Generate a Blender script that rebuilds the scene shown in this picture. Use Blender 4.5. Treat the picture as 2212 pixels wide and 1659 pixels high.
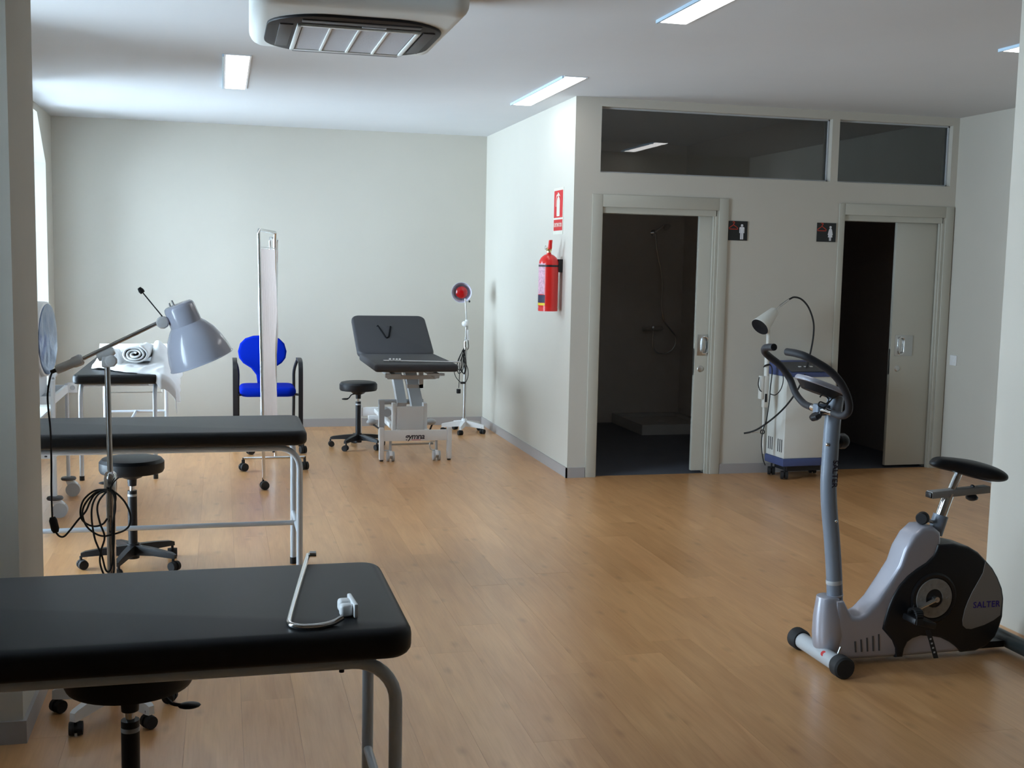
import bpy, bmesh, math, random
from mathutils import Vector, Matrix, noise

random.seed(7)
PI = math.pi
SC = bpy.context.scene
COL = SC.collection
for _o in list(bpy.data.objects):
    bpy.data.objects.remove(_o)

# ------------------------------------------------------------------ camera
CAM_F, CAM_YAW, CAM_PITCH, CAM_ROLL, CAM_H = 2479.868, 14.309, 5.977, 1.145, 1.62
W_PX, H_PX = 2212.0, 1659.0


def cam_axes():
    y, p, r = map(math.radians, (CAM_YAW, CAM_PITCH, CAM_ROLL))
    f = Vector((math.sin(y) * math.cos(p), math.cos(y) * math.cos(p), -math.sin(p)))
    ri = Vector((math.cos(y), -math.sin(y), 0))
    u = ri.cross(f)
    r2 = ri * math.cos(r) + u * math.sin(r)
    u2 = -ri * math.sin(r) + u * math.cos(r)
    return r2, u2, f


CR, CU, CF = cam_axes()
cam_data = bpy.data.cameras.new('camera')
cam_data.sensor_fit = 'HORIZONTAL'
cam_data.sensor_width = 36.0
cam_data.lens = 36.0 * CAM_F / W_PX
cam_data.clip_start = 0.05
cam_data.clip_end = 200
cam = bpy.data.objects.new('camera', cam_data)
COL.objects.link(cam)
cam.matrix_world = Matrix((
    (CR.x, CU.x, -CF.x, 0), (CR.y, CU.y, -CF.y, 0), (CR.z, CU.z, -CF.z, CAM_H), (0, 0, 0, 1)))
SC.camera = cam


def px(u, v, axis, val):
    """photo pixel -> point on the plane axis=val (0 x, 1 y, 2 z)"""
    d = CF + CR * ((u - W_PX / 2) / CAM_F) - CU * ((v - H_PX / 2) / CAM_F)
    t = (val - (CAM_H if axis == 2 else 0)) / d[axis]
    return Vector((0, 0, CAM_H)) + d * t


# ------------------------------------------------------------------ world, daylight, exposure
world = bpy.data.worlds.new('overcast_sky')
SC.world = world
world.use_nodes = True
bg = world.node_tree.nodes['Background']
bg.inputs[0].default_value = (0.71, 0.86, 1.03, 1)
bg.inputs[1].default_value = 23.0
SC.view_settings.view_transform = 'Standard'
SC.view_settings.look = 'None'
SC.view_settings.gamma = 1.0
SC.view_settings.use_curve_mapping = False
SC.view_settings.exposure = 0.12
LAMP_STRENGTH = 5.5

# room numbers (metres), from the camera calibration
XL, XC, XR = -1.471, 2.561, 5.811
YB, YD, YR = 11.229, 8.288, -1.6
HC = 2.863
WT = 0.34                    # outer wall thickness
# windows in the left wall: (y0, y1, sill, spring, head)
WINS = [(8.62, 10.86, 0.25, 2.416, 2.80), (5.35, 6.80, 0.10, 2.416, 2.80), (2.60, 3.45, 0.90, 2.416, 2.80)]  # the nearest window is unseen, placed and sized to light the left pier
for (a, b, s, sp, hd) in WINS:
    L = bpy.data.lights.new('daylight_portal', 'AREA')
    L.shape = 'RECTANGLE'
    L.size = b - a
    L.size_y = hd - s
    L.cycles.is_portal = True
    o = bpy.data.objects.new('daylight_portal', L)
    COL.objects.link(o)
    o.location = (XL - WT - 0.02, (a + b) / 2, (s + hd) / 2)
    # the lamp's -Z looks into the room (+X), its local X runs along Y
    o.rotation_euler = Matrix(((0, 0, -1), (1, 0, 0), (0, -1, 0))).to_euler()


# ------------------------------------------------------------------ materials
def srgb(r, g, b):
    def f(c):
        c /= 255.0
        return c / 12.92 if c <= 0.04045 else ((c + 0.055) / 1.055) ** 2.4
    return (f(r), f(g), f(b), 1)


def mat(name, col, rough=0.5, metal=0.0, bump=0.0, bscale=120.0, var=0.0, vscale=3.0, spec=0.5,
        coat=0.0, emit=None, estr=0.0, trans=0.0, ior=1.45, alpha=1.0, sub=0.0, bdist=0.002):
    m = bpy.data.materials.new(name)
    m.use_nodes = True
    nt = m.node_tree
    b = nt.nodes['Principled BSDF']
    if len(col) == 3:
        col = (*col, 1)
    b.inputs['Base Color'].default_value = col
    b.inputs['Roughness'].default_value = rough
    b.inputs['Metallic'].default_value = metal
    b.inputs['Specular IOR Level'].default_value = spec
    b.inputs['Coat Weight'].default_value = coat
    b.inputs['Coat Roughness'].default_value = 0.08
    b.inputs['Transmission Weight'].default_value = trans
    b.inputs['IOR'].default_value = ior
    b.inputs['Alpha'].default_value = alpha
    if emit:
        b.inputs['Emission Color'].default_value = (*emit[:3], 1)
        b.inputs['Emission Strength'].default_value = estr
    tc = nt.nodes.new('ShaderNodeTexCoord')
    n = nt.nodes.new('ShaderNodeTexNoise')
    n.inputs['Scale'].default_value = vscale
    n.inputs['Detail'].default_value = 4
    nt.links.new(tc.outputs['Object'], n.inputs['Vector'])
    mx = nt.nodes.new('ShaderNodeMix')
    mx.data_type = 'RGBA'
    mx.blend_type = 'MULTIPLY'
    mx.inputs[6].default_value = col
    ramp = nt.nodes.new('ShaderNodeValToRGB')
    lo = 1 - max(var, 0.015)
    ramp.color_ramp.elements[0].color = (lo, lo, lo, 1)
    ramp.color_ramp.elements[0].position = 0.35
    ramp.color_ramp.elements[1].color = (1, 1, 1, 1)
    ramp.color_ramp.elements[1].position = 0.65
    nt.links.new(n.outputs['Fac'], ramp.inputs['Fac'])
    nt.links.new(ramp.outputs['Color'], mx.inputs[7])
    mx.inputs[0].default_value = 1.0
    nt.links.new(mx.outputs[2], b.inputs['Base Color'])
    if bump > 0:
        n2 = nt.nodes.new('ShaderNodeTexNoise')
        n2.inputs['Scale'].default_value = bscale
        n2.inputs['Detail'].default_value = 3
        nt.links.new(tc.outputs['Object'], n2.inputs['Vector'])
        bp = nt.nodes.new('ShaderNodeBump')
        bp.inputs['Strength'].default_value = bump
        bp.inputs['Distance'].default_value = bdist
        nt.links.new(n2.outputs['Fac'], bp.inputs['Height'])
        nt.links.new(bp.outputs['Normal'], b.inputs['Normal'])
    return m


def mat_wood():
    m = bpy.data.materials.new('laminate_wood')
    m.use_nodes = True
    nt = m.node_tree
    N, Lk = nt.nodes.new, nt.links.new
    b = nt.nodes['Principled BSDF']
    tc = N('ShaderNodeTexCoord')
    oi = N('ShaderNodeObjectInfo')
    geo = N('ShaderNodeNewGeometry')
    # every plank shifts the grain by its own random number
    comb = N('ShaderNodeCombineXYZ')
    mul = N('ShaderNodeMath'); mul.operation = 'MULTIPLY'; mul.inputs[1].default_value = 37.0
    Lk(oi.outputs['Random'], mul.inputs[0])
    Lk(mul.outputs[0], comb.inputs[0]); Lk(mul.outputs[0], comb.inputs[1]); Lk(mul.outputs[0], comb.inputs[2])
    add = N('ShaderNodeVectorMath'); add.operation = 'ADD'
    Lk(geo.outputs['Position'], add.inputs[0]); Lk(comb.outputs[0], add.inputs[1])
    mp = N('ShaderNodeMapping'); mp.inputs['Scale'].default_value = (17, 1.9, 1)
    Lk(add.outputs[0], mp.inputs['Vector'])
    n1 = N('ShaderNodeTexNoise'); n1.inputs['Scale'].default_value = 1.0
    n1.inputs['Detail'].default_value = 6; n1.inputs['Distortion'].default_value = 0.9
    Lk(mp.outputs[0], n1.inputs['Vector'])
    mp2 = N('ShaderNodeMapping'); mp2.inputs['Scale'].default_value = (120, 5, 1)
    Lk(add.outputs[0], mp2.inputs['Vector'])
    n2 = N('ShaderNodeTexNoise'); n2.inputs['Scale'].default_value = 1.0; n2.inputs['Detail'].default_value = 3
    Lk(mp2.outputs[0], n2.inputs['Vector'])
    mp3 = N('ShaderNodeMapping'); mp3.inputs['Scale'].default_value = (5, 1.5, 1)
    Lk(add.outputs[0], mp3.inputs['Vector'])
    n3 = N('ShaderNodeTexNoise'); n3.inputs['Scale'].default_value = 1.0; n3.inputs['Detail'].default_value = 2
    Lk(mp3.outputs[0], n3.inputs['Vector'])
    r1 = N('ShaderNodeValToRGB')
    e = r1.color_ramp.elements
    e[0].position = 0.22; e[0].color = srgb(196, 143, 92)
    e[1].position = 0.80; e[1].color = srgb(220, 172, 119)
    Lk(n1.outputs['Fac'], r1.inputs['Fac'])
    r2 = N('ShaderNodeValToRGB')
    e = r2.color_ramp.elements
    e[0].position = 0.30; e[0].color = (0.93, 0.91, 0.89, 1)
    e[1].position = 0.55; e[1].color = (1, 1, 1, 1)
    Lk(n2.outputs['Fac'], r2.inputs['Fac'])
    m1 = N('ShaderNodeMix'); m1.data_type = 'RGBA'; m1.blend_type = 'MULTIPLY'; m1.inputs[0].default_value = 1
    Lk(r1.outputs[0], m1.inputs[6]); Lk(r2.outputs[0], m1.inputs[7])
    r3 = N('ShaderNodeValToRGB')
    e = r3.color_ramp.elements
    e[0].position = 0.3; e[0].color = (0.89, 0.83, 0.78, 1)
    e[1].position = 0.7; e[1].color = (1.04, 1.02, 1.0, 1)
    Lk(n3.outputs['Fac'], r3.inputs['Fac'])
    m2 = N('ShaderNodeMix'); m2.data_type = 'RGBA'; m2.blend_type = 'MULTIPLY'; m2.inputs[0].default_value = 0.8
    Lk(m1.outputs[2], m2.inputs[6]); Lk(r3.outputs[0], m2.inputs[7])
    # tone of the single plank
    r4 = N('ShaderNodeValToRGB')
    e = r4.color_ramp.elements
    e[0].position = 0.0; e[0].color = (0.90, 0.865, 0.83, 1)
    e[1].position = 1.0; e[1].color = (1.03, 1.02, 1.02, 1)
    k = r4.color_ramp.elements.new(0.3); k.color = (0.96, 0.95, 0.93, 1)
    Lk(oi.outputs['Random'], r4.inputs['Fac'])
    m3 = N('ShaderNodeMix'); m3.data_type = 'RGBA'; m3.blend_type = 'MULTIPLY'; m3.inputs[0].default_value = 1
    Lk(m2.outputs[2], m3.inputs[6]); Lk(r4.outputs[0], m3.inputs[7])
    # scattered small knots
    mp4 = N('ShaderNodeMapping'); mp4.inputs['Scale'].default_value = (4.2, 2.0, 1)
    Lk(add.outputs[0], mp4.inputs['Vector'])
    vo = N('ShaderNodeTexVoronoi'); vo.inputs['Scale'].default_value = 1.0; vo.voronoi_dimensions = '2D'
    Lk(mp4.outputs[0], vo.inputs['Vector'])
    r5 = N('ShaderNodeValToRGB')
    e = r5.color_ramp.elements
    e[0].position = 0.015; e[0].color = (0.62, 0.56, 0.50, 1)
    e[1].position = 0.10; e[1].color = (1, 1, 1, 1)
    Lk(vo.outputs['Distance'], r5.inputs['Fac'])
    m4 = N('ShaderNodeMix'); m4.data_type = 'RGBA'; m4.blend_type = 'MULTIPLY'; m4.inputs[0].default_value = 0.55
    Lk(m3.outputs[2], m4.inputs[6]); Lk(r5.outputs[0], m4.inputs[7])
    Lk(m4.outputs[2], b.inputs['Base Color'])
    b.inputs['Roughness'].default_value = 0.30
    b.inputs['Specular IOR Level'].default_value = 1.0
    bp = N('ShaderNodeBump'); bp.inputs['Strength'].default_value = 0.08; bp.inputs['Distance'].default_value = 0.001
    Lk(n2.outputs['Fac'], bp.inputs['Height']); Lk(bp.outputs[0], b.inputs['Normal'])
    return m


def mat_glass(name, tint, refl=1.0, rough=0.0):
    """architectural pane: fresnel mix of clear and mirror"""
    m = bpy.data.materials.new(name)
    m.use_nodes = True
    nt = m.node_tree
    nt.nodes.remove(nt.nodes['Principled BSDF'])
    out = nt.nodes['Material Output']
    t = nt.nodes.new('ShaderNodeBsdfTransparent'); t.inputs[0].default_value = (*tint, 1)
    g = nt.nodes.new('ShaderNodeBsdfGlossy'); g.inputs['Roughness'].default_value = rough
    g.inputs[0].default_value = (refl, refl, refl, 1)
    fr = nt.nodes.new('ShaderNodeFresnel'); fr.inputs[0].default_value = 1.6
    mx = nt.nodes.new('ShaderNodeMixShader')
    nt.links.new(fr.outputs[0], mx.inputs[0])
    nt.links.new(t.outputs[0], mx.inputs[1])
    nt.links.new(g.outputs[0], mx.inputs[2])
    nt.links.new(mx.outputs[0], out.inputs[0])
    return m


def mat_cloth(name, col, trans):
    m = mat(name, col, 0.9, bump=0.1, bscale=500)
    nt = m.node_tree
    b = nt.nodes['Principled BSDF']
    t = nt.nodes.new('ShaderNodeBsdfTranslucent')
    t.inputs[0].default_value = col
    mx = nt.nodes.new('ShaderNodeMixShader')
    mx.inputs[0].default_value = trans
    nt.links.new(b.outputs[0], mx.inputs[1])
    nt.links.new(t.outputs[0], mx.inputs[2])
    nt.links.new(mx.outputs[0], nt.nodes['Material Output'].inputs[0])
    return m


M = {}
M['wall'] = mat('cream_wall_paint', srgb(197, 192, 181), 0.85, bump=0.05, bscale=260)
M['ceil'] = mat('white_ceiling_paint', srgb(208, 208, 208), 0.9, bump=0.04, bscale=200)
M['wood'] = mat_wood()
M['subfloor'] = mat('subfloor', srgb(120, 90, 62), 0.7)
M['skirt'] = mat('grey_skirting', srgb(165, 160, 158), 0.45)
M['lacquer'] = mat('cream_lacquered_door', srgb(184, 181, 169), 0.45)
M['white'] = mat('white_powder_coat', srgb(226, 230, 234), 0.35)
M['whitep'] = mat('white_plastic', srgb(228, 228, 228), 0.4)
M['frame'] = mat('pale_grey_tube', srgb(205, 211, 218), 0.3)
M['vinyl'] = mat('black_vinyl', (0.008, 0.009, 0.011), 0.45, spec=0.42, bump=0.22, bscale=700, bdist=0.0006)
M['vinylg'] = mat('charcoal_vinyl', (0.034, 0.033, 0.037), 0.6, spec=0.4, bump=0.2, bscale=700, bdist=0.0006)
M['blackp'] = mat('black_plastic', (0.012, 0.012, 0.014), 0.42, bump=0.04, bscale=300)
M['rubber'] = mat('black_rubber', (0.016, 0.016, 0.017), 0.7)
M['foam'] = mat('dark_grip_foam', (0.02, 0.02, 0.024), 0.62, bump=0.25, bscale=500, bdist=0.0008)
M['chrome'] = mat('chrome', (0.78, 0.79, 0.8), 0.12, 1.0)
M['steel'] = mat('brushed_steel', (0.55, 0.55, 0.54), 0.32, 1.0)
M['blue'] = mat('blue_fabric', srgb(2, 36, 168), 0.9, spec=0.1, bump=0.3, bscale=900)
M['navy'] = mat('navy_blue_plastic', srgb(72, 84, 128), 0.5)
M['offwhite'] = mat('offwhite_enamel', srgb(222, 222, 216), 0.4)
M['curtain'] = mat_cloth('white_curtain_cloth', srgb(240, 234, 232), 0.4)
M['towel'] = mat('white_cotton', srgb(212, 212, 212), 0.95, bump=0.35, bscale=260)
M['paper'] = mat('white_paper', srgb(240, 240, 240), 0.85)
M['red'] = mat('red_enamel', srgb(214, 36, 32), 0.28, coat=0.3)
M['redsign'] = mat('red_sign_print', srgb(196, 32, 36), 0.5)
M['cream'] = mat('cream_sign_border', srgb(208, 206, 192), 0.5)
M['label'] = mat('pink_white_label', srgb(226, 180, 200), 0.5, var=0.35, vscale=60)
M['labelnavy'] = mat('navy_label', srgb(34, 36, 66), 0.5)
M['yellow'] = mat('yellow_label', srgb(222, 200, 40), 0.5)
M['brass'] = mat('brass', (0.7, 0.5, 0.25), 0.3, 1.0)
M['redglass'] = mat('red_infrared_bulb', srgb(170, 8, 14), 0.08, coat=0.6)
M['lampw'] = mat('pale_grey_lamp_enamel', srgb(200, 204, 220), 0.22, coat=0.5)
M['lampin'] = mat('lilac_grey_lamp_lining', srgb(226, 226, 240), 0.35)
M['silver'] = mat('silver_bike_shell', srgb(176, 176, 186), 0.32, 0.45)
M['silverd'] = mat('dull_silver_panel', srgb(140, 136, 132), 0.5, 0.2)
M['bikegrey'] = mat('slate_grey_bike_paint', srgb(122, 130, 142), 0.4, 0.1)
M['bikeblack'] = mat('black_bike_cover', (0.010, 0.010, 0.012), 0.38)
M['signblack'] = mat('black_sign_plate', (0.012, 0.012, 0.013), 0.35)
M['signwhite'] = mat('white_sign_print', srgb(225, 225, 230), 0.5)
M['signred'] = mat('orange_red_sign_print', srgb(190, 60, 42), 0.5)
M['ink'] = mat('dark_lettering', (0.02, 0.015, 0.03), 0.5)
M['inkpurple'] = mat('purple_lettering', srgb(52, 38, 130), 0.5)
M['tile'] = mat('dark_grey_floor_tile', srgb(92, 96, 106), 0.45, var=0.1, vscale=6)
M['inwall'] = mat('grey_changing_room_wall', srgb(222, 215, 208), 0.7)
M['inwall2'] = mat('darkened_changing_room_wall', srgb(150, 142, 140), 0.7)  # second room's walls darkened in colour so its doorway reads dim
M['ceramic'] = mat('white_ceramic', srgb(205, 203, 200), 0.25)
M['acwhite'] = mat('white_air_conditioner_plastic', srgb(216, 218, 214), 0.45)
M['acdark'] = mat('charcoal_air_conditioner_panel', (0.012, 0.012, 0.015), 0.5, spec=0.3)
M['acgrey'] = mat('grey_louver', srgb(78, 78, 80), 0.5)
M['acgrille'] = mat('pale_grey_grille_mesh', srgb(188, 188, 192), 0.6, bump=0.8, bscale=400)
M['film'] = mat('blue_grey_plastic_film', srgb(78, 104, 140), 0.3, var=0.35, vscale=7, bump=0.6, bscale=34, bdist=0.004, coat=0.3)
M['bluebag'] = mat('blue_plastic_bag', srgb(40, 96, 170), 0.4, bump=0.5, bscale=30, bdist=0.01)
M['tray'] = mat('grey_tray', srgb(176, 182, 188), 0.4)
M['metalgrey'] = mat('grey_painted_steel', srgb(178, 180, 182), 0.4)
M['bikedark'] = mat('dark_green_grey_bike_paint', srgb(58, 66, 66), 0.4)
M['slit'] = mat('black_slit', (0.004, 0.004, 0.005), 0.8, spec=0.1)
M['dial'] = mat('grey_dial_ring', srgb(150, 146, 140), 0.45, 0.15, var=0.2, vscale=40)
M['redlabel'] = mat('red_sticker', srgb(200, 40, 40), 0.5)
M['glass'] = mat_glass('clear_pane', (0.94, 0.97, 0.97))
M['darkglass'] = mat_glass('transom_pane', (0.9, 0.92, 0.92), 0.9, 0.01)
M['coverglass'] = mat('frosted_glass_edge', srgb(190, 214, 232), 0.2)
M['diffuser'] = mat('lit_lamp_diffuser', (0.9, 0.9, 0.9), 0.5, emit=(1.0, 0.975, 0.96), estr=LAMP_STRENGTH)


# ------------------------------------------------------------------ mesh helpers
def catmull(pts, n=6, closed=False):
    pts = [Vector(p) for p in pts]
    out = []
    m = len(pts)
    rng = range(m) if closed else range(m - 1)
    for i in rng:
        if closed:
            p0, p1, p2, p3 = pts[(i - 1) % m], pts[i], pts[(i + 1) % m], pts[(i + 2) % m]
        else:
            p1, p2 = pts[i], pts[i + 1]
            p0 = pts[i - 1] if i else p1 * 2 - p2
            p3 = pts[i + 2] if i + 2 < m else p2 * 2 - p1
        for k in range(n):
            t = k / n
            out.append(0.5 * ((2 * p1) + (p2 - p0) * t + (2 * p0 - 5 * p1 + 4 * p2 - p3) * t * t
                              + (3 * p1 - p0 - 3 * p2 + p3) * t ** 3))
    if not closed:
        out.append(pts[-1])
    return out


def frame_of(d):
    d = Vector(d).normalized()
    a = Vector((0, 0, 1)) if abs(d.z) < 0.9 else Vector((1, 0, 0))
    x = a.cross(d).normalized()
    return x, d.cross(x), d


class MB:
    """collects shapes; build() links them as one mesh object"""

    def __init__(self):
        self.v, self.f = [], []

    def add(self, vs, fs):
        o = len(self.v)
        self.v += [Vector(q) for q in vs]
        self.f += [[i + o for i in q] for q in fs]
        return self

    def box(self, x0, x1, y0, y1, z0, z1, rot=None):
        c = Vector(((x0 + x1) / 2, (y0 + y1) / 2, (z0 + z1) / 2))
        vs = [Vector((x, y, z)) for z in (z0, z1) for y in (y0, y1) for x in (x0, x1)]
        if rot is not None:
            vs = [c + rot @ (q - c) for q in vs]
        return self.add(vs, [(0, 2, 3, 1), (4, 5, 7, 6), (0, 1, 5, 4), (2, 6, 7, 3), (0, 4, 6, 2), (1, 3, 7, 5)])

    def bm(self, b):
        b.verts.index_update()
        r = self.add([q.co.copy() for q in b.verts], [[q.index for q in f.verts] for f in b.faces])
        b.free()
        return r

    def rbox(self, x0, x1, y0, y1, z0, z1, r=0.01, seg=3, rot=None, vert=None):
        """bevelled box; vert = radius of the vertical edges when it differs"""
        b = bmesh.new()
        bmesh.ops.create_cube(b, size=1)
        c = Vector(((x0 + x1) / 2, (y0 + y1) / 2, (z0 + z1) / 2))
        for q in b.verts:
            q.co = Vector((q.co.x * (x1 - x0), q.co.y * (y1 - y0), q.co.z * (z1 - z0)))
        if vert:
            ed = [e for e in b.edges if abs(e.verts[0].co.z - e.verts[1].co.z) > 1e-6]
            bmesh.ops.bevel(b, geom=ed, offset=vert, segments=6, affect='EDGES', profile=0.5)
            ed = [e for e in b.edges if abs(e.verts[0].co.z - e.verts[1].co.z) < 1e-6]
            ed = [e for e in ed if e.calc_face_angle(0) > 0.6]
            bmesh.ops.bevel(b, geom=ed, offset=r, segments=seg, affect='EDGES', profile=0.5)
        else:
            bmesh.ops.bevel(b, geom=b.edges[:], offset=r, segments=seg, affect='EDGES', profile=0.5)
        for q in b.verts:
            q.co = c + (rot @ q.co if rot is not None else q.co)
        return self.bm(b)

    def cyl(self, a, b, r0, r1=None, n=20, caps=True):
        a, b = Vector(a), Vector(b)
        r1 = r0 if r1 is None else r1
        x, y, d = frame_of(b - a)
        vs = []
        for c, r in ((a, r0), (b, r1)):
            vs += [c + (x * math.cos(2 * PI * i / n) + y * math.sin(2 * PI * i / n)) * r for i in range(n)]
        fs = [(i, (i + 1) % n, n + (i + 1) % n, n + i) for i in range(n)]
        if caps:
            fs += [list(range(n - 1, -1, -1)), list(range(n, 2 * n))]
        return self.add(vs, fs)

    def lathe(self, prof, a=(0, 0, 0), d=(0, 0, 1), n=28):
        """prof: (radius, height along d)"""
        a = Vector(a)
        x, y, d = frame_of(d)
        vs, fs = [], []
        for r, hh in prof:
            r = max(r, 1e-5)
            vs += [a + d * hh + (x * math.cos(2 * PI * i / n) + y * math.sin(2 * PI * i / n)) * r for i in range(n)]
        for k in range(len(prof) - 1):
            fs += [(k * n + i, k * n + (i + 1) % n, (k + 1) * n + (i + 1) % n, (k + 1) * n + i) for i in range(n)]
        return self.add(vs, fs)

    def tube(self, pts, r, n=10, smooth=0, closed=False):
        pts = catmull(pts, smooth, closed) if smooth else [Vector(q) for q in pts]
        m = len(pts)
        rad = r if callable(r) else (lambda t: r)
        tang = []
        for i in range(m):
            if closed:
                t = pts[(i + 1) % m] - pts[i - 1]
            else:
                t = pts[min(i + 1, m - 1)] - pts[max(i - 1, 0)]
            tang.append(t.normalized())
        x, _, _ = frame_of(tang[0])
        vs, fs = [], []
        for i in range(m):
            x = (x - tang[i] * x.dot(tang[i])).normalized()
            y = tang[i].cross(x)
            rr = rad(i / max(m - 1, 1))
            vs += [pts[i] + (x * math.cos(2 * PI * k / n) + y * math.sin(2 * PI * k / n)) * rr for k in range(n)]
        for i in range(m - 1):
            fs += [(i * n + k, i * n + (k + 1) % n, (i + 1) * n + (k + 1) % n, (i + 1) * n + k) for k in range(n)]
        if closed:
            i = m - 1
            fs += [(i * n + k, i * n + (k + 1) % n, (k + 1) % n, k) for k in range(n)]
        else:
            fs += [list(range(n - 1, -1, -1)), [(m - 1) * n + k for k in range(n)]]
        return self.add(vs, fs)

    def prism(self, outline, plane, t0, t1, bevel=0.0, seg=3, smooth=0):
        """outline of 2-D points; plane 'xz' (extrudes along y), 'yz' (along x) or 'xy' (along z)"""
        if smooth:
            outline = [(q.x, q.y) for q in catmull([(a, b, 0) for a, b in outline], smooth, True)]
        mk = {'xz': lambda a, b, t: Vector((a, t, b)), 'yz': lambda a, b, t: Vector((t, a, b)),
              'xy': lambda a, b, t: Vector((a, b, t))}[plane]
        b = bmesh.new()
        lo = [b.verts.new(mk(p[0], p[1], t0)) for p in outline]
        hi = [b.verts.new(mk(p[0], p[1], t1)) for p in outline]
        n = len(outline)
        f0 = b.faces.new(lo)
        f1 = b.faces.new(hi[::-1])
        for i in range(n):
            b.faces.new((lo[i], hi[i], hi[(i + 1) % n], lo[(i + 1) % n]))
        bmesh.ops.recalc_face_normals(b, faces=b.faces[:])
        if bevel:
            ed = list(f0.edges) + list(f1.edges)
            bmesh.ops.bevel(b, geom=ed, offset=bevel, segments=seg, affect='EDGES', profile=0.5, clamp_overlap=True)
        big = [f for f in b.faces if len(f.verts) > 4]
        bmesh.ops.triangulate(b, faces=big)
        return self.bm(b)

    def ball(self, c, rx, ry=None, rz=None, n=18, m=10):
        ry = rx if ry is None else ry
        rz = rx if rz is None else rz
        c = Vector(c)
        vs, fs = [], []
        for j in range(m + 1):
            th = PI * j / m
            s = max(math.sin(th), 1e-4)
            for i in range(n):
                a = 2 * PI * i / n
                vs.append(c + Vector((rx * s * math.cos(a), ry * s * math.sin(a), rz * math.cos(th))))
        for j in range(m):
            fs += [(j * n + i, (j + 1) * n + i, (j + 1) * n + (i + 1) % n, j * n + (i + 1) % n) for i in range(n)]
        return self.add(vs, fs)

    def xform(self, mx):
        self.v = [mx @ q for q in self.v]
        return self

    def build(self, name, mt, parent=None, sharp=38, off=None, kind=None):
        me = bpy.data.meshes.new(name)
        o = Vector((0, 0, 0))
        if parent is not None:
            q = parent
            while q is not None:
                o += q.location
                q = q.parent
        if off is not None:
            o = Vector(off)
        me.from_pydata([v - o for v in self.v], [], self.f)
        me.update()
        b = bmesh.new()
        b.from_mesh(me)
        bmesh.ops.recalc_face_normals(b, faces=b.faces[:])
        b.to_mesh(me)
        b.free()
        for q in me.polygons:
            q.use_smooth = True
        try:
            me.set_sharp_from_angle(angle=math.radians(sharp))
        except Exception:
            pass
        me.materials.append(M[mt] if isinstance(mt, str) else mt)
        ob = bpy.data.objects.new(name, me)
        COL.objects.link(ob)
        if parent is not None:
            ob.parent = parent
        if kind:
            ob['kind'] = kind
        return ob


def thing(name, label, cat, loc=(0, 0, 0), group=None):
    o = bpy.data.objects.new(name, None)
    o.empty_display_size = 0.1
    COL.objects.link(o)
    o.location = loc
    o['label'] = label
    o['category'] = cat
    if group:
        o['group'] = group
    return o


def tag(o, label, cat, group=None):
    o['label'] = label
    o['category'] = cat
    if group:
        o['group'] = group
    return o


def struct(name, loc=(0, 0, 0)):
    o = bpy.data.objects.new(name, None)
    o.empty_display_size = 0.1
    COL.objects.link(o)
    o.location = loc
    o['kind'] = 'structure'
    return o


def dup(root, loc, rotz, label, group=None):
    r = root.copy()
    COL.objects.link(r)
    r.location = loc
    r.rotation_euler = (0, 0, rotz)
    r['label'] = label
    if group:
        r['group'] = group
    for ch in list(root.children):
        c = ch.copy()
        COL.objects.link(c)
        c.parent = r
        for g in list(ch.children):
            d = g.copy()
            COL.objects.link(d)
            d.parent = c
    return r


def text_mesh(body, size, name, mt, parent, mx, extrude=0.0006, shear=0.0, spacing=1.0, bold=0.0):
    cu = bpy.data.curves.new(name + '_curve', 'FONT')
    cu.body = body
    cu.size = size
    cu.extrude = extrude
    cu.shear = shear
    cu.space_character = spacing
    cu.offset = bold
    cu.align_x = 'CENTER'
    cu.align_y = 'CENTER'
    cu.resolution_u = 3
    to = bpy.data.objects.new(name + '_tmp', cu)
    COL.objects.link(to)
    dg = bpy.context.evaluated_depsgraph_get()
    me = bpy.data.meshes.new_from_object(to.evaluated_get(dg))
    bpy.data.objects.remove(to)
    off = Vector((0, 0, 0))
    q = parent
    while q is not None:
        off += q.location
        q = q.parent
    me.transform(Matrix.Translation(-off) @ mx)
    me.materials.clear()
    me.materials.append(M[mt])
    ob = bpy.data.objects.new(name, me)
    COL.objects.link(ob)
    ob.parent = parent
    return ob


def round_poly(pts, r, n=5):
    out = []
    m = len(pts)
    for i in range(m):
        p0, p, p1 = Vector(pts[i - 1]), Vector(pts[i]), Vector(pts[(i + 1) % m])
        a = p + (p0 - p).normalized() * min(r, (p0 - p).length * 0.48)
        b = p + (p1 - p).normalized() * min(r, (p1 - p).length * 0.48)
        for k in range(n + 1):
            t = k / n
            q = a * (1 - t) ** 2 + p * 2 * t * (1 - t) + b * t * t
            out.append((q.x, q.y))
    return out


def basis(origin, xa, ya):
    xa, ya = Vector(xa).normalized(), Vector(ya).normalized()
    za = xa.cross(ya)
    return Matrix(((xa.x, ya.x, za.x, origin[0]), (xa.y, ya.y, za.y, origin[1]),
                   (xa.z, ya.z, za.z, origin[2]), (0, 0, 0, 1)))


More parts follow.
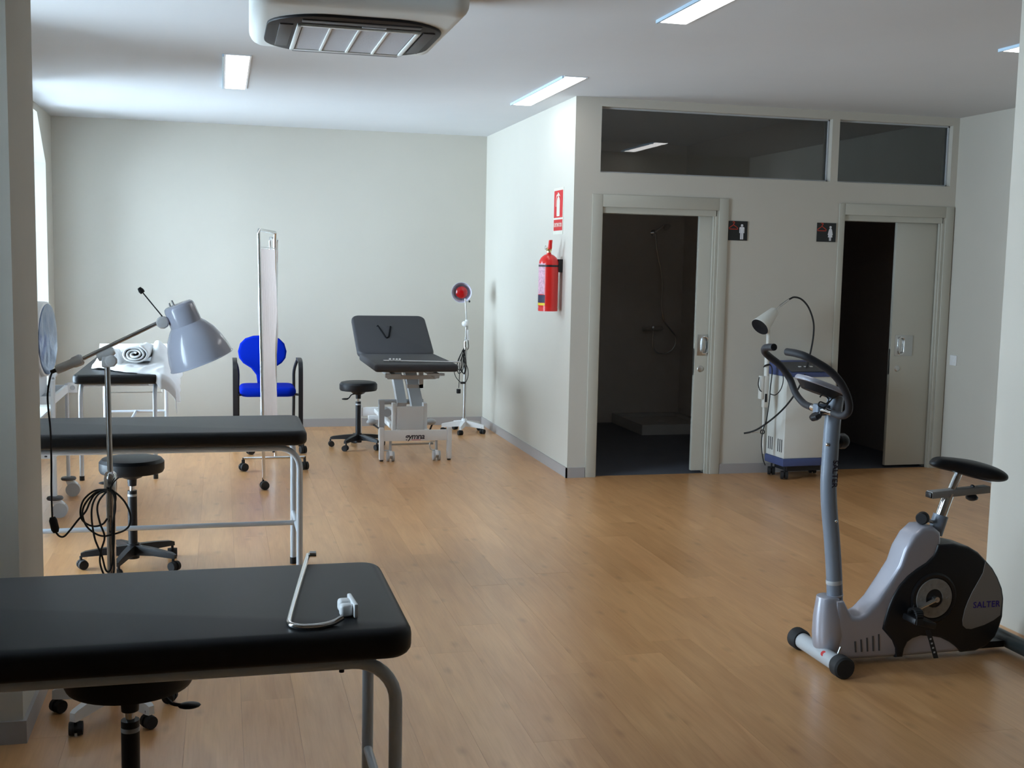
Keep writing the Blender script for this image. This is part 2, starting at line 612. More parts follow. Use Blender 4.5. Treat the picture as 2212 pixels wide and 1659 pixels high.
# ------------------------------------------------------------------ the setting
XO = XL - WT
m = MB().box(XO, XR + 0.12, YR - 0.1, YB + 0.1, -0.12, -0.012)
floor = m.build('floor', 'subfloor')
floor['kind'] = 'structure'
PW, PL, GAP = 0.192, 1.285, 0.0005
SPLIT = 2.28
rest = MB()
c = 0
x = XL
while x < XR - 0.005:
    x1 = min(x + PW, XR)
    ylim = YB if x < XC - 0.02 else YD + 0.04
    y = SPLIT - random.random() * PL
    while y < ylim - 0.01:
        a, b = max(y, SPLIT), min(y + PL, ylim)
        if b - a > 0.02:
            dz = random.uniform(-0.00025, 0.0)
            mm = MB().box(x + GAP / 2, x1 - GAP / 2, a + GAP / 2, b - GAP / 2, -0.012, dz)
            po = mm.build('floor_plank', 'wood', floor)
            c += 1
        y += PL
    y = YR
    while y < SPLIT - 0.01:
        b = min(y + PL * (0.4 + 0.6 * random.random()), SPLIT)
        rest.box(x + GAP / 2, x1 - GAP / 2, y + GAP / 2, b - GAP / 2, -0.012, 0.0)
        y = b
    x = x1
rest.build('floor_plank_field', 'wood', floor, kind='stuff')

m = MB().box(XO, XR + 0.12, YR - 0.1, YB + 0.1, HC, HC + 0.12)
m.build('ceiling', 'ceil', kind='structure')


def base(name, segs, kind=True):
    mm = MB()
    for (x0, x1, y0, y1) in segs:
        mm.box(x0, x1, y0, y1, 0.0, 0.078)
    return mm.build(name, 'skirt', kind='structure')


# back wall and its skirting
MB().box(XO, XR + 0.12, YB, YB + 0.1, 0, HC).build('wall_back', 'wall', kind='structure')
base('baseboard_back', [(XL, XC - 0.012, YB - 0.012, YB)])
# side wall with the fire extinguisher
MB().box(XC, XC + 0.1, YD + 0.13, YB, 0, HC).build('wall_side', 'wall', kind='structure')
base('baseboard_side', [(XC - 0.012, XC, YD - 0.012, YB)])
# right wall, rear wall behind the camera
MB().box(XR, XR + 0.12, YR, YB, 0, HC).build('wall_right', 'wall', kind='structure')
base('baseboard_right', [(XR - 0.012, XR, 4.6, YD - 0.02)])
MB().box(XO, XR + 0.12, YR - 0.1, YR, 0, HC).build('wall_rear', 'wall', kind='structure')
# piers of the wide opening the photo looks through
MB().box(XL, -0.645, 3.965, 4.48, 0, HC).build('wall_pier_left', 'wall', kind='structure')
base('baseboard_pier_left', [(XL, -0.633, 3.953, 3.965), (-0.645, -0.633, 3.965, 4.48), (XL, -0.633, 4.48, 4.492)])
MB().box(3.5, XR, 3.98, 4.59, 0, HC).build('wall_pier_right', 'wall', kind='structure')

# left wall with three windows (the nearest unseen, sized for its light) whose heads are chamfered
m = MB()
edges = sorted(WINS)
prev = YR
for (a, b, s, sp, hd) in edges:
    CH = min(0.44, (b - a) / 2 - 0.06)
    m.box(XO, XL, prev, a, 0, HC)
    m.box(XO, XL, a, b, 0, s)
    m.box(XO, XL, a, b, hd, HC)
    m.prism([(a, sp), (a + CH, hd), (a, hd)], 'yz', XO, XL)
    m.prism([(b, sp), (b, hd), (b - CH, hd)], 'yz', XO, XL)
    prev = b
m.box(XO, XL, prev, YB, 0, HC)
m.build('wall_left', 'wall', kind='structure')
base('baseboard_left', [(XL, XL + 0.012, YR, 3.95), (XL, XL + 0.012, 4.5, YB - 0.012)])
for i, (a, b, s, sp, hd) in enumerate(WINS):
    w = struct('window_%d' % (i + 2), (XO + 0.05, (a + b) / 2, s))
    xg = XO + 0.05
    CH = min(0.44, (b - a) / 2 - 0.06)
    fr = MB()
    out = [(a, s), (b, s), (b, sp), (b - CH, hd), (a + CH, hd), (a, sp)]
    for k in range(6):
        p, q = out[k], out[(k + 1) % 6]
        fr.tube([(xg, p[0], p[1]), (xg, q[0], q[1])], 0.03, n=4)
    mid = (a + b) / 2
    fr.box(xg - 0.025, xg + 0.025, mid - 0.025, mid + 0.025, s, hd)
    fr.build('window_frame', 'white', w)
    for (p, q) in ((a, mid), (mid, b)):
        if p == a:
            o2 = [(a, s), (mid, s), (mid, hd), (a + CH, hd), (a, sp)]
        else:
            o2 = [(mid, s), (b, s), (b, sp), (b - CH, hd), (mid, hd)]
        MB().prism(o2, 'yz', xg - 0.004, xg + 0.004).build('pane', 'glass', w)
    MB().rbox(XO + 0.1, XL + 0.02, a + 0.005, b - 0.005, s, s + 0.025, 0.006).build('window_sill', 'white', w)

# wall with the two sliding doors: two skins with a pocket between them
D1 = (2.775, 3.738, 2.06)
D2 = (4.80, 5.728, 2.06)
TZ0, TZ1 = 2.315, 2.80
P1 = (2.764, 4.672)
P2 = (4.736, 5.752)
m = MB()
for (y0, y1) in ((YD, YD + 0.034), (YD + 0.096, YD + 0.13)):
    m.box(XC, D1[0], y0, y1, 0, TZ0)
    m.box(D1[0], D1[1], y0, y1, D1[2], TZ0)
    m.box(D1[1], D2[0], y0, y1, 0, TZ0)
    m.box(D2[0], D2[1], y0, y1, D2[2], TZ0)
    m.box(D2[1], XR, y0, y1, 0, TZ0)
m.box(XC, XR, YD, YD + 0.13, TZ1, HC)
for (x0, x1) in ((XC, P1[0]), (P1[1], P2[0]), (P2[1], XR)):
    m.box(x0, x1, YD, YD + 0.13, TZ0, TZ1)
m.box(P1[0], P1[1], YD + 0.034, YD + 0.096, TZ0 - 0.03, TZ0)
m.box(P2[0], P2[1], YD + 0.034, YD + 0.096, TZ0 - 0.03, TZ0)
m.box(XC, XC + 0.05, YD + 0.034, YD + 0.096, 0, TZ0)
m.build('wall_doors', 'wall', kind='structure')
base('baseboard_doors', [(XC - 0.012, 2.70, YD - 0.012, YD), (3.815, 4.762, YD - 0.012, YD)])
w = struct('window_1', (3.7, YD + 0.065, TZ0))
for (x0, x1) in (P1, P2):
    fr = MB()
    for (a0, a1, b0, b1) in ((x0, x1, TZ0, TZ0 + 0.012), (x0, x1, TZ1 - 0.012, TZ1), (x0, x0 + 0.012, TZ0, TZ1), (x1 - 0.012, x1, TZ0, TZ1)):
        fr.box(a0, a1, YD + 0.045, YD + 0.085, b0, b1)
    fr.build('window_frame', 'metalgrey', w)
    MB().box(x0 + 0.008, x1 - 0.008, YD + 0.061, YD + 0.069, TZ0 + 0.008, TZ1 - 0.008).build('pane', 'darkglass', w)

# rooms behind the doors
MB().box(XC + 0.1, XR, YD + 0.04, YB, -0.012, 0.0).build('floor_changing_room', 'tile', kind='structure')
MB().box(4.672, 4.732, YD + 0.13, YB, 0, HC).build('wall_partition', 'inwall', kind='structure')
m = MB()
m.box(XC + 0.1, 4.672, YB - 0.02, YB, 0, HC)
m.box(XC + 0.1, XC + 0.112, YD + 0.13, YB - 0.02, 0, HC)
m.build('wall_changing_room', 'inwall', kind='structure')
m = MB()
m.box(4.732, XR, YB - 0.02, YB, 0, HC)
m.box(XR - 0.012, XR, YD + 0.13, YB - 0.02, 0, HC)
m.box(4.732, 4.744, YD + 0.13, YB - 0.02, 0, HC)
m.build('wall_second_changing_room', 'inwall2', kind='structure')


def sliding_door(n, D, casing, leaf, plate_x, lock_x, pull_right):
    x0, x1, zt = D
    d = struct('door_%d' % n, ((x0 + x1) / 2, YD, 0))
    # casing: two uprights and a head, each a board proud of the wall
    c0, c1, ct = casing
    for nm, (a0, a1, b0, b1) in (('casing_upright', (c0, x0 + 0.012, 0, ct)), ('casing_upright', (x1 - 0.004, c1, 0, ct)),
                                 ('casing_head', (x0 + 0.012, x1 - 0.004, zt - 0.0, ct))):
        MB().rbox(a0, a1, YD - 0.014, YD - 0.0005, b0, b1, 0.003, 2).build(nm, 'lacquer', d)
    # jamb linings and stop strips
    j = MB()
    j.box(x0 - 0.001, x0 + 0.018, YD, YD + 0.13, 0, zt)
    j.box(x0 + 0.018, x1 - 0.018, YD, YD + 0.04, zt - 0.045, zt)
    j.box(x0 + 0.018, x1 - 0.018, YD + 0.09, YD + 0.13, zt - 0.045, zt)
    j.box(x1 - 0.024, x1 + 0.001, YD, YD + 0.04, 0, zt)
    j.box(x1 - 0.022, x1 + 0.001, YD + 0.09, YD + 0.13, 0, zt)
    j.box(x1 - 0.036, x1 - 0.024, YD + 0.016, YD + 0.04, 0, zt - 0.045)
    j.build('jamb', 'lacquer', d)
    lf = MB().rbox(leaf[0], leaf[1], YD + 0.047, YD + 0.083, 0.022, zt - 0.03, 0.003, 2).build('leaf', 'lacquer', d)
    y = YD + 0.047
    p0, p1, q0, q1 = plate_x
    pl = MB().rbox(p0, p1, y - 0.005, y + 0.001, q0, q1, 0.0015, 2).build('handle_plate', 'steel', lf)
    r = MB()
    cx = p0 + (p1 - p0) * (0.62 if pull_right else 0.33)
    zc = (q0 + q1) / 2
    hw, hh = 0.022, (q1 - q0) * 0.40
    r.tube([(cx - hw, y - 0.016, zc - hh * 0.8), (cx - hw * 0.3, y - 0.018, zc - hh), (cx + hw * 0.6, y - 0.018, zc - hh * 0.92), (cx + hw, y - 0.018, zc - hh * 0.6),
            (cx + hw, y - 0.018, zc + hh * 0.6), (cx + hw * 0.6, y - 0.018, zc + hh * 0.92), (cx - hw * 0.3, y - 0.018, zc + hh), (cx - hw, y - 0.016, zc + hh * 0.8)], 0.006, n=8, smooth=4, closed=True)
    r.build('pull', 'chrome', lf)
    MB().lathe([(0, -0.006), (0.014, -0.006), (0.022, -0.004), (0.026, 0.0), (0.026, 0.004)], (lock_x[0], y, lock_x[1]), (0, 1, 0), 20).build('lock', 'steel', lf)
    MB().box(leaf[0] - 0.001, leaf[0] + 0.002, y + 0.008, y + 0.028, lock_x[1] - 0.05, lock_x[1] + 0.16).build('latch_strip', 'steel', lf)
    return d


a = px(1505, 768, 1, YD + 0.045); b = px(1531, 723, 1, YD + 0.045); l1 = px(1513, 797, 1, YD + 0.045)
sliding_door(1, D1, (2.705, 3.812, 2.152), (px(1496, 900, 1, YD + 0.047).x, 4.55), (a.x, b.x, a.z, b.z), (l1.x, l1.z), True)
a = px(1932, 769, 1, YD + 0.045); b = px(1972, 724, 1, YD + 0.045); l1 = px(1938, 796, 1, YD + 0.045)
sliding_door(2, D2, (4.762, 5.800, 2.148), (px(1923, 780, 1, YD + 0.047).x, 5.80), (a.x, b.x, a.z, b.z), (l1.x, l1.z), False)

# ------------------------------------------------------------------ ceiling lights
def ceiling_light(x0, x1, y0, y1, label):
    t = thing('ceiling_light', label, 'ceiling light', ((x0 + x1) / 2, (y0 + y1) / 2, HC), 'recessed ceiling strip lights')
    f = MB()
    w = 0.012
    z0 = HC - 0.006
    for (a0, a1, b0, b1) in ((x0 - w, x0, y0 - w, y1 + w), (x1, x1 + w, y0 - w, y1 + w), (x0, x1, y0 - w, y0), (x0, x1, y1, y1 + w)):
        f.box(a0, a1, b0, b1, z0, HC)
    f.build('trim_frame', 'white', t)
    MB().rbox(x0, x1, y0, y1, HC - 0.010, HC - 0.001, 0.003, 2).build('diffuser', 'diffuser', t)
    MB().box(x0 - 0.024, x0 - 0.013, y0, y1, HC - 0.016, HC).build('glass_edge', 'coverglass', t)
    return t


ceiling_light(0.045, 0.185, 7.42, 8.83, 'lit white ceiling strip light nearest the window wall, past the air conditioner')
ceiling_light(2.225, 2.365, 7.45, 8.86, 'lit ceiling strip light just above the fire extinguisher wall corner')
ceiling_light(2.175, 2.315, 4.22, 5.63, 'lit ceiling strip light over open floor between air conditioner and exercise bike')
ceiling_light(4.235, 4.375, 4.75, 5.70, 'lit ceiling strip light half hidden by the pier next to the exercise bike')

# ------------------------------------------------------------------ air conditioner cassette
AZ = 2.60
ax0, ax1, ay0, ay1 = 0.135, 0.985, 4.60, 5.62
ac = thing('air_conditioner', 'white ceiling cassette air conditioner with black octagonal surround and pale grille', 'air conditioner', ((ax0 + ax1) / 2, (ay0 + ay1) / 2, HC))
MB().rbox(ax0, ax1, ay0, ay1, AZ, HC, 0.055, 5, vert=0.09).build('body', 'acwhite', ac)


def octa(x0, x1, y0, y1, ch):
    return [(x0 + ch, y0), (x1 - ch, y0), (x1, y0 + ch), (x1, y1 - ch), (x1 - ch, y1), (x0 + ch, y1), (x0, y1 - ch), (x0, y0 + ch)]


MB().prism(round_poly(octa(0.195, 0.928, 4.77, 5.585, 0.15), 0.10), 'xy', AZ - 0.012, AZ + 0.002, 0.004, 2).build('surround', 'acdark', ac)
for nm, (a0, a1, b0, b1) in (('louver', (0.245, 0.30, 4.95, 5.43)), ('louver', (0.845, 0.895, 4.95, 5.43)), ('louver', (0.33, 0.82, 4.835, 4.88)), ('louver', (0.33, 0.82, 5.515, 5.555))):
    MB().rbox(a0, a1, b0, b1, AZ - 0.017, AZ - 0.011, 0.002, 2).build(nm, 'acgrey', ac)
g = MB()
gx0, gx1, gy0, gy1 = 0.315, 0.832, 4.93, 5.505
GZ = AZ - 0.022
gf = 0.02
for (a0, a1, b0, b1) in ((gx0, gx0 + gf, gy0, gy1), (gx1 - gf, gx1, gy0, gy1), (gx0, gx1, gy0, gy0 + gf), (gx0, gx1, gy1 - gf, gy1)):
    g.rbox(a0, a1, b0, b1, GZ, AZ - 0.010, 0.004, 2)
gr = g.build('grille_frame', 'acwhite', ac)
n = 4
step = (gx1 - gx0 - 2 * gf) / n
for k in range(n):
    x0 = gx0 + gf + k * step
    MB().box(x0 + 0.004, x0 + step - 0.004, gy0 + gf, gy1 - gf, GZ + 0.006, AZ - 0.010).build('grille_panel', 'acgrille', gr)
    if k:
        MB().rbox(x0 - 0.006, x0 + 0.006, gy0 + gf, gy1 - gf, GZ, AZ - 0.011, 0.002, 2).build('grille_bar', 'acwhite', gr)
MB().box(0.58, 0.68, 4.905, 4.925, AZ - 0.0155, AZ - 0.012).build('badge', 'tray', ac)

# ------------------------------------------------------------------ things on the walls
# extinguisher sign on the side wall (faces -X)
def on_side(pu, pv):
    p = px(pu, pv, 0, XC)
    return p.y, p.z


sx = XC - 0.003
t = thing('extinguisher_sign', 'red and cream fire extinguisher sign stuck above the extinguisher', 'sign', (XC, 8.66, 2.04))
yA, yB = 8.795, 8.56
MB().box(sx, XC - 0.0002, yB - 0.015, yA + 0.015, 1.855, 2.215).build('plaque', 'cream', t)
MB().box(sx - 0.001, sx, yB, yA, 1.985, 2.195).build('symbol_panel', 'redsign', t)
MB().box(sx - 0.001, sx, yB, yA, 1.885, 1.970).build('text_panel', 'redsign', t)
cy = (yA + yB) / 2
bot = [(-0.035, 0.0), (0.035, 0.0), (0.04, 0.01), (0.04, 0.12), (0.028, 0.14), (0.012, 0.148), (0.012, 0.16), (0.05, 0.152), (0.02, 0.172), (-0.012, 0.186),
       (-0.02, 0.172), (-0.05, 0.165), (-0.065, 0.14), (-0.068, 0.075), (-0.06, 0.075), (-0.058, 0.135), (-0.045, 0.153), (-0.012, 0.16), (-0.012, 0.148), (-0.028, 0.14), (-0.04, 0.12), (-0.04, 0.01)]
# seen from -X, the reader's right is -Y
MB().prism([(cy - u, 1.996 + v) for u, v in bot], 'yz', sx - 0.002, sx - 0.001).build('symbol', 'cream', t)
text_mesh('EXTINTOR', 0.042, 'lettering', 'cream', t, basis((sx - 0.0015, cy, 1.927), (0, -1, 0), (0, 0, 1)), 0.0005, bold=0.0008)

# fire extinguisher
ey = (px(1161, 600, 0, XC - 0.11).y + px(1207, 600, 0, XC - 0.11).y) / 2
ex = XC - 0.105
zb, zt_ = 1.262, 1.79
er = 0.076
fe = thing('fire_extinguisher', 'red fire extinguisher with printed label hung on the cream wall', 'fire extinguisher', (ex, ey, zb))
MB().lathe([(0, 0.012), (er * 0.93, 0.012), (er * 0.95, 0.0), (er, 0.0), (er * 1.01, 0.02), (er * 0.97, 0.03), (er, 0.04), (er, 0.36), (er * 0.97, 0.385), (er * 0.8, 0.41), (er * 0.5, 0.43), (er * 0.24, 0.438), (er * 0.22, 0.45), (0, 0.45)],
           (ex, ey, zb), (0, 0, 1), 32).build('cylinder', 'red', fe)


def wrap(name, mt, z0, z1, a0, a1, rad=er + 0.0008, parent=fe):
    mm = MB()
    n = 12
    vs, fs = [], []
    for i in range(n + 1):
        a = math.radians(a0 + (a1 - a0) * i / n)
        for r in (rad, rad - 0.0006):
            for z in (z0, z1):
                vs.append((ex + r * math.cos(a), ey + r * math.sin(a), zb + z))
    for i in range(n):
        k = i * 4
        fs += [(k, k + 4, k + 5, k + 1), (k + 2, k + 3, k + 7, k + 6), (k + 1, k + 5, k + 7, k + 3), (k, k + 2, k + 6, k + 4)]
    fs += [(0, 1, 3, 2), (n * 4, n * 4 + 2, n * 4 + 3, n * 4 + 1)]
    mm.add(vs, fs)
    return mm.build(name, mt, parent, sharp=60)


# camera sees the quadrant between -X (180 deg) and -Y (270 deg); the label sits towards +Y/-X
lb = wrap('label_white', 'label', 0.13, 0.365, 150, 232)
wrap('label_emblem', 'labelnavy', 0.065, 0.125, 150, 236)
wrap('label_band', 'yellow', 0.045, 0.063, 150, 236)
v = MB()
v.cyl((ex, ey, zb + 0.445), (ex, ey, zb + 0.475), 0.017, n=14)
v.rbox(ex - 0.018, ex + 0.018, ey - 0.02, ey + 0.02, zb + 0.462, zb + 0.485, 0.004, 2)
v.build('valve', 'brass', fe)
hd_ = MB()
hd_.prism([(ey - 0.02, zb + 0.47), (ey + 0.015, zb + 0.475), (ey - 0.012, zb + 0.505), (ey - 0.022, zb + 0.535), (ey - 0.03, zb + 0.545), (ey - 0.055, zb + 0.545), (ey - 0.052, zb + 0.535), (ey - 0.045, zb + 0.51), (ey - 0.045, zb + 0.48)], 'yz', ex - 0.012, ex + 0.012, 0.003, 2)
hd_.build('lever', 'red', fe)
MB().tube([(ex - 0.02, ey + 0.03 + 0.016 * math.cos(2 * PI * k / 14), zb + 0.487 + 0.016 * math.sin(2 * PI * k / 14)) for k in range(14)], 0.002, n=6, closed=True).build('pin_ring', 'steel', fe)
br = MB()
br.box(ex + 0.07, XC - 0.0005, ey - 0.03, ey + 0.03, zb + 0.30, zb + 0.40)
br.cyl((ex, ey, zb + 0.34), (ex, ey, zb + 0.355), er + 0.002, n=28)
br.build('bracket', 'blackp', fe)

# changing-room signs
def room_sign(pts, label, female):
    a = px(pts[0], pts[1], 1, YD)
    b = px(pts[2], pts[3], 1, YD)
    x0, x1, z1, z0 = a.x, b.x, a.z, b.z
    t = thing('changing_room_sign', label, 'sign', ((x0 + x1) / 2, YD, (z0 + z1) / 2))
    MB().rbox(x0, x1, YD - 0.006, YD - 0.0003, z0, z1, 0.001, 1).build('plate', 'signblack', t)
    y0, y1 = YD - 0.0072, YD - 0.006
    w = x1 - x0
    h = z1 - z0
    fx, fz = x0 + w * 0.70, z0 + h * 0.06
    s = h * 0.78
    f = MB()
    f.lathe([(0, 0), (0.085 * s, 0), (0.085 * s, 0.0012), (0, 0.0012)], (fx, y0, fz + s * 0.92), (0, 1, 0), 16)
    if female:
        out = [(-.07, .83), (.07, .83), (.12, .72), (.19, .40), (.14, .37), (.12, .45), (.17, .24), (.07, .22), (.07, 0), (.012, 0), (.012, .22), (-.012, .22), (-.012, 0), (-.07, 0), (-.07, .22), (-.17, .24), (-.12, .45), (-.14, .37), (-.19, .40), (-.12, .72)]
    else:
        out = [(-.14, .82), (.14, .82), (.18, .76), (.18, .42), (.125, .42), (.125, .68), (.11, .68), (.11, 0), (.012, 0), (.012, .42), (-.012, .42), (-.012, 0), (-.11, 0), (-.11, .68), (-.125, .68), (-.125, .42), (-.18, .42), (-.18, .76)]
    f.prism([(fx + u * s, fz + v * s) for u, v in out], 'xz', y0, y1)
    f.build('figure', 'signwhite', t)
    hx, hz = x0 + w * 0.25, z0 + h * 0.58
    hg = MB()
    k = w * 0.22
    ym = (y0 + y1) / 2
    hg.tube([(hx - k, ym, hz), (hx + k, ym, hz), (hx + k * 1.02, ym, hz + 0.06 * w), (hx, ym, hz + k * 0.95), (hx - k * 1.02, ym, hz + 0.06 * w)], 0.0032, n=6, closed=True)
    hg.tube([(hx, ym, hz + k * 0.95), (hx, ym, hz + k * 1.15), (hx + k * 0.25, ym, hz + k * 1.4), (hx + k * 0.02, ym, hz + k * 1.65), (hx - k * 0.22, ym, hz + k * 1.5)], 0.003, n=6, smooth=3)
    hg.build('hanger_symbol', 'signred', t)


room_sign((1574, 477, 1613, 520), 'black changing room sign with red hanger and white man figure', False)
room_sign((1765, 481, 1804, 523), 'black changing room sign with red hanger and white woman figure', True)

# socket on the back wall and switch on the right wall
a = px(146, 826, 1, YB); b = px(168, 848, 1, YB)
t = thing('wall_socket', 'white wall socket on the back wall between trolley and bed', 'socket', ((a.x + b.x) / 2, YB, (a.z + b.z) / 2))
MB().rbox(a.x, b.x, YB - 0.01, YB - 0.0003, b.z, a.z, 0.003, 2).build('plate', 'whitep', t)
MB().lathe([(0.02, -0.0115), (0.022, -0.0105), (0.022, -0.0095)], ((a.x + b.x) / 2, YB, (a.z + b.z) / 2), (0, 1, 0), 18).lathe([(0, -0.0102), (0.02, -0.0102)], ((a.x + b.x) / 2, YB, (a.z + b.z) / 2), (0, 1, 0), 18).build('socket_hole', 'metalgrey', t)
t = thing('light_switch', 'small white light switch beside the door with the woman sign', 'switch', (XR, 8.182, 0.906))
MB().rbox(XR - 0.009, XR - 0.0003, 8.14, 8.225, 0.865, 0.948, 0.002, 2).build('plate', 'whitep', t)
MB().rbox(XR - 0.012, XR - 0.009, 8.158, 8.207, 0.883, 0.930, 0.001, 2).build('rocker', 'whitep', t)

# ------------------------------------------------------------------ shower behind the first door
SY = YB - 0.02
t = thing('shower_tray', 'low square shower tray in the dark room behind first door', 'shower tray', (4.3, 10.77, 0))
tr = MB()
tx0, tx1, ty0, ty1 = 3.935, 4.668, 10.32, SY - 0.003
for (a0, a1, b0, b1) in ((tx0, tx0 + 0.05, ty0, ty1), (tx1 - 0.05, tx1, ty0, ty1), (tx0 + 0.05, tx1 - 0.05, ty0, ty0 + 0.05), (tx0 + 0.05, tx1 - 0.05, ty1 - 0.05, ty1)):
    tr.box(a0, a1, b0, b1, 0.0, 0.10)
tr.box(tx0 + 0.05, tx1 - 0.05, ty0 + 0.05, ty1 - 0.05, 0.0, 0.065)
tr.build('basin', 'ceramic', t)
MB().lathe([(0, 0.068), (0.04, 0.068), (0.04, 0.0645)], ((tx0 + tx1) / 2, 10.75, 0), (0, 0, 1), 16).build('drain', 'steel', t)
t = thing('shower_set', 'hand shower on wall holder with hanging hose and mixer tap', 'shower', (4.36, SY, 1.0))


def sp(u, v, d=0.06):
    return px(u, v, 1, SY - d)


q0, q1 = sp(1416, 500), sp(1437, 486, 0.1)
h_ = MB()
h_.tube([q0, (q0 + q1) / 2, q1], 0.013, n=10)
h_.lathe([(0, 0), (0.018, 0.005), (0.04, 0.03), (0.042, 0.04), (0, 0.042)], q1, (0.35, -0.6, -0.6), 18)
h_.build('hand_shower', 'chrome', t)
p = sp(1416, 503)
MB().cyl((p.x, SY - 0.0005, p.z), (p.x, SY - 0.06, p.z), 0.017, n=14).lathe([(0, 0.0), (0.034, 0.0), (0.034, 0.008), (0, 0.008)], (p.x, SY - 0.0005, p.z), (0, -1, 0), 18).build('holder', 'chrome', t)
hose = [sp(u, v) for u, v in ((1416, 505), (1420, 545), (1429, 590), (1431, 625), (1429, 660), (1434, 690), (1447, 710), (1458, 725), (1459, 742), (1450, 757), (1435, 764), (1419, 762), (1411, 750), (1410, 735), (1411, 716))]
MB().tube(hose, 0.008, n=8, smooth=5).build('hose', 'steel', t)
a, b = sp(1388, 711), sp(1430, 709)
mx_ = MB().tube([a, b], 0.024, n=14)
for pt in (a.lerp(b, 0.2), a.lerp(b, 0.85)):
    mx_.cyl((pt.x, SY - 0.0005, pt.z), (pt.x, SY - 0.06, pt.z), 0.02, n=14)
mx_.build('mixer', 'chrome', t)
c_ = a.lerp(b, 0.5)
MB().tube([(c_.x, SY - 0.08, c_.z), (c_.x - 0.02, SY - 0.14, c_.z + 0.02)], 0.01, n=8).build('mixer_lever', 'chrome', t)
# ------------------------------------------------------------------ treatment beds (local: long side along X)
BL, BW, BT, BTH = 1.85, 0.62, 0.797, 0.072


def make_bed(label):
    t = thing('treatment_bed', label, 'treatment bed', (0, 0, 0), 'black treatment beds on tube frames')
    MB().rbox(-BL / 2, BL / 2, -BW / 2, BW / 2, BT - BTH, BT, 0.024, 4, vert=0.06).build('mattress', 'vinyl', t)
    r = 0.0155
    zr = BT - BTH - r
    xl = BL / 2 - 0.035
    R = 0.10
    for s in (-1, 1):
        y = s * (BW / 2 - 0.055)
        pts = [(-xl, y, 0.03)]
        for k in range(9):
            a = PI + (-PI / 2) * k / 8
            pts.append((-xl + R + R * math.cos(a), y, zr - R + R * math.sin(a)))
        for k in range(9):
            a = PI / 2 - (PI / 2) * k / 8
            pts.append((xl - R + R * math.cos(a), y, zr - R + R * math.sin(a)))
        pts.append((xl, y, 0.03))
        MB().tube(pts, r, n=14).build('side_frame', 'frame', t)
        for e in (-1, 1):
            MB().cyl((e * xl, y, 0), (e * xl, y, 0.035), r * 1.12, n=14).build('foot', 'rubber', t)
        for e in (-0.3, 0.86):
            MB().cyl((e * xl, y, zr - r - 0.006), (e * xl, y, zr - r + 0.004), 0.006, n=8).build('screw', 'rubber', t)
    ys = BW / 2 - 0.055
    for e in (-1, 1):
        MB().tube([(e * xl, -ys, 0.28), (e * xl, ys, 0.28)], 0.0125, n=12).build('end_stretcher', 'frame', t)
        MB().tube([(e * (xl - R), -ys, zr), (e * (xl - R), ys, zr)], 0.0125, n=12).build('top_crossbar', 'frame', t)
    MB().tube([(-xl, 0, 0.28), (xl, 0, 0.28)], 0.0125, n=12).build('long_stretcher', 'frame', t)
    return t


bed1 = make_bed('black treatment bed with a chrome rod lying across its end')
bed1.location = (0.422 - BL / 2, 2.80, 0)
bed2 = dup(bed1, (0.405 - BL / 2, 5.865, 0), 0, 'black treatment bed between the two lamps and the folding screen')
bed3 = dup(bed1, (-0.722, 8.655 + BL / 2, 0), PI / 2, 'black treatment bed heaped with a white sheet and rolled towel')
bed3.scale = (1, 1, 0.965)          # its feet are screwed further in
BT3 = BT * 0.965


# ------------------------------------------------------------------ casters and star bases
def caster(mb, x, y, z, ang, r=0.026, w=0.05):
    """twin-wheel caster with a hood, wheel axis along ang+90deg"""
    ax = Vector((math.cos(ang + PI / 2), math.sin(ang + PI / 2), 0))
    c = Vector((x, y, z))
    for s in (-1, 1):
        a = c + ax * (s * w * 0.12)
        b = c + ax * (s * w * 0.5)
        mb.cyl(a, b, r, r * 0.93, n=16)
    mb.cyl(c - ax * w * 0.12, c + ax * w * 0.12, r * 0.7, n=12)
    f = Vector((math.cos(ang), math.sin(ang), 0))
    mb.cyl(c - f * r * 0.3 + Vector((0, 0, r * 0.5)), c - f * r * 0.3 + Vector((0, 0, r * 1.75)), 0.007, n=8)


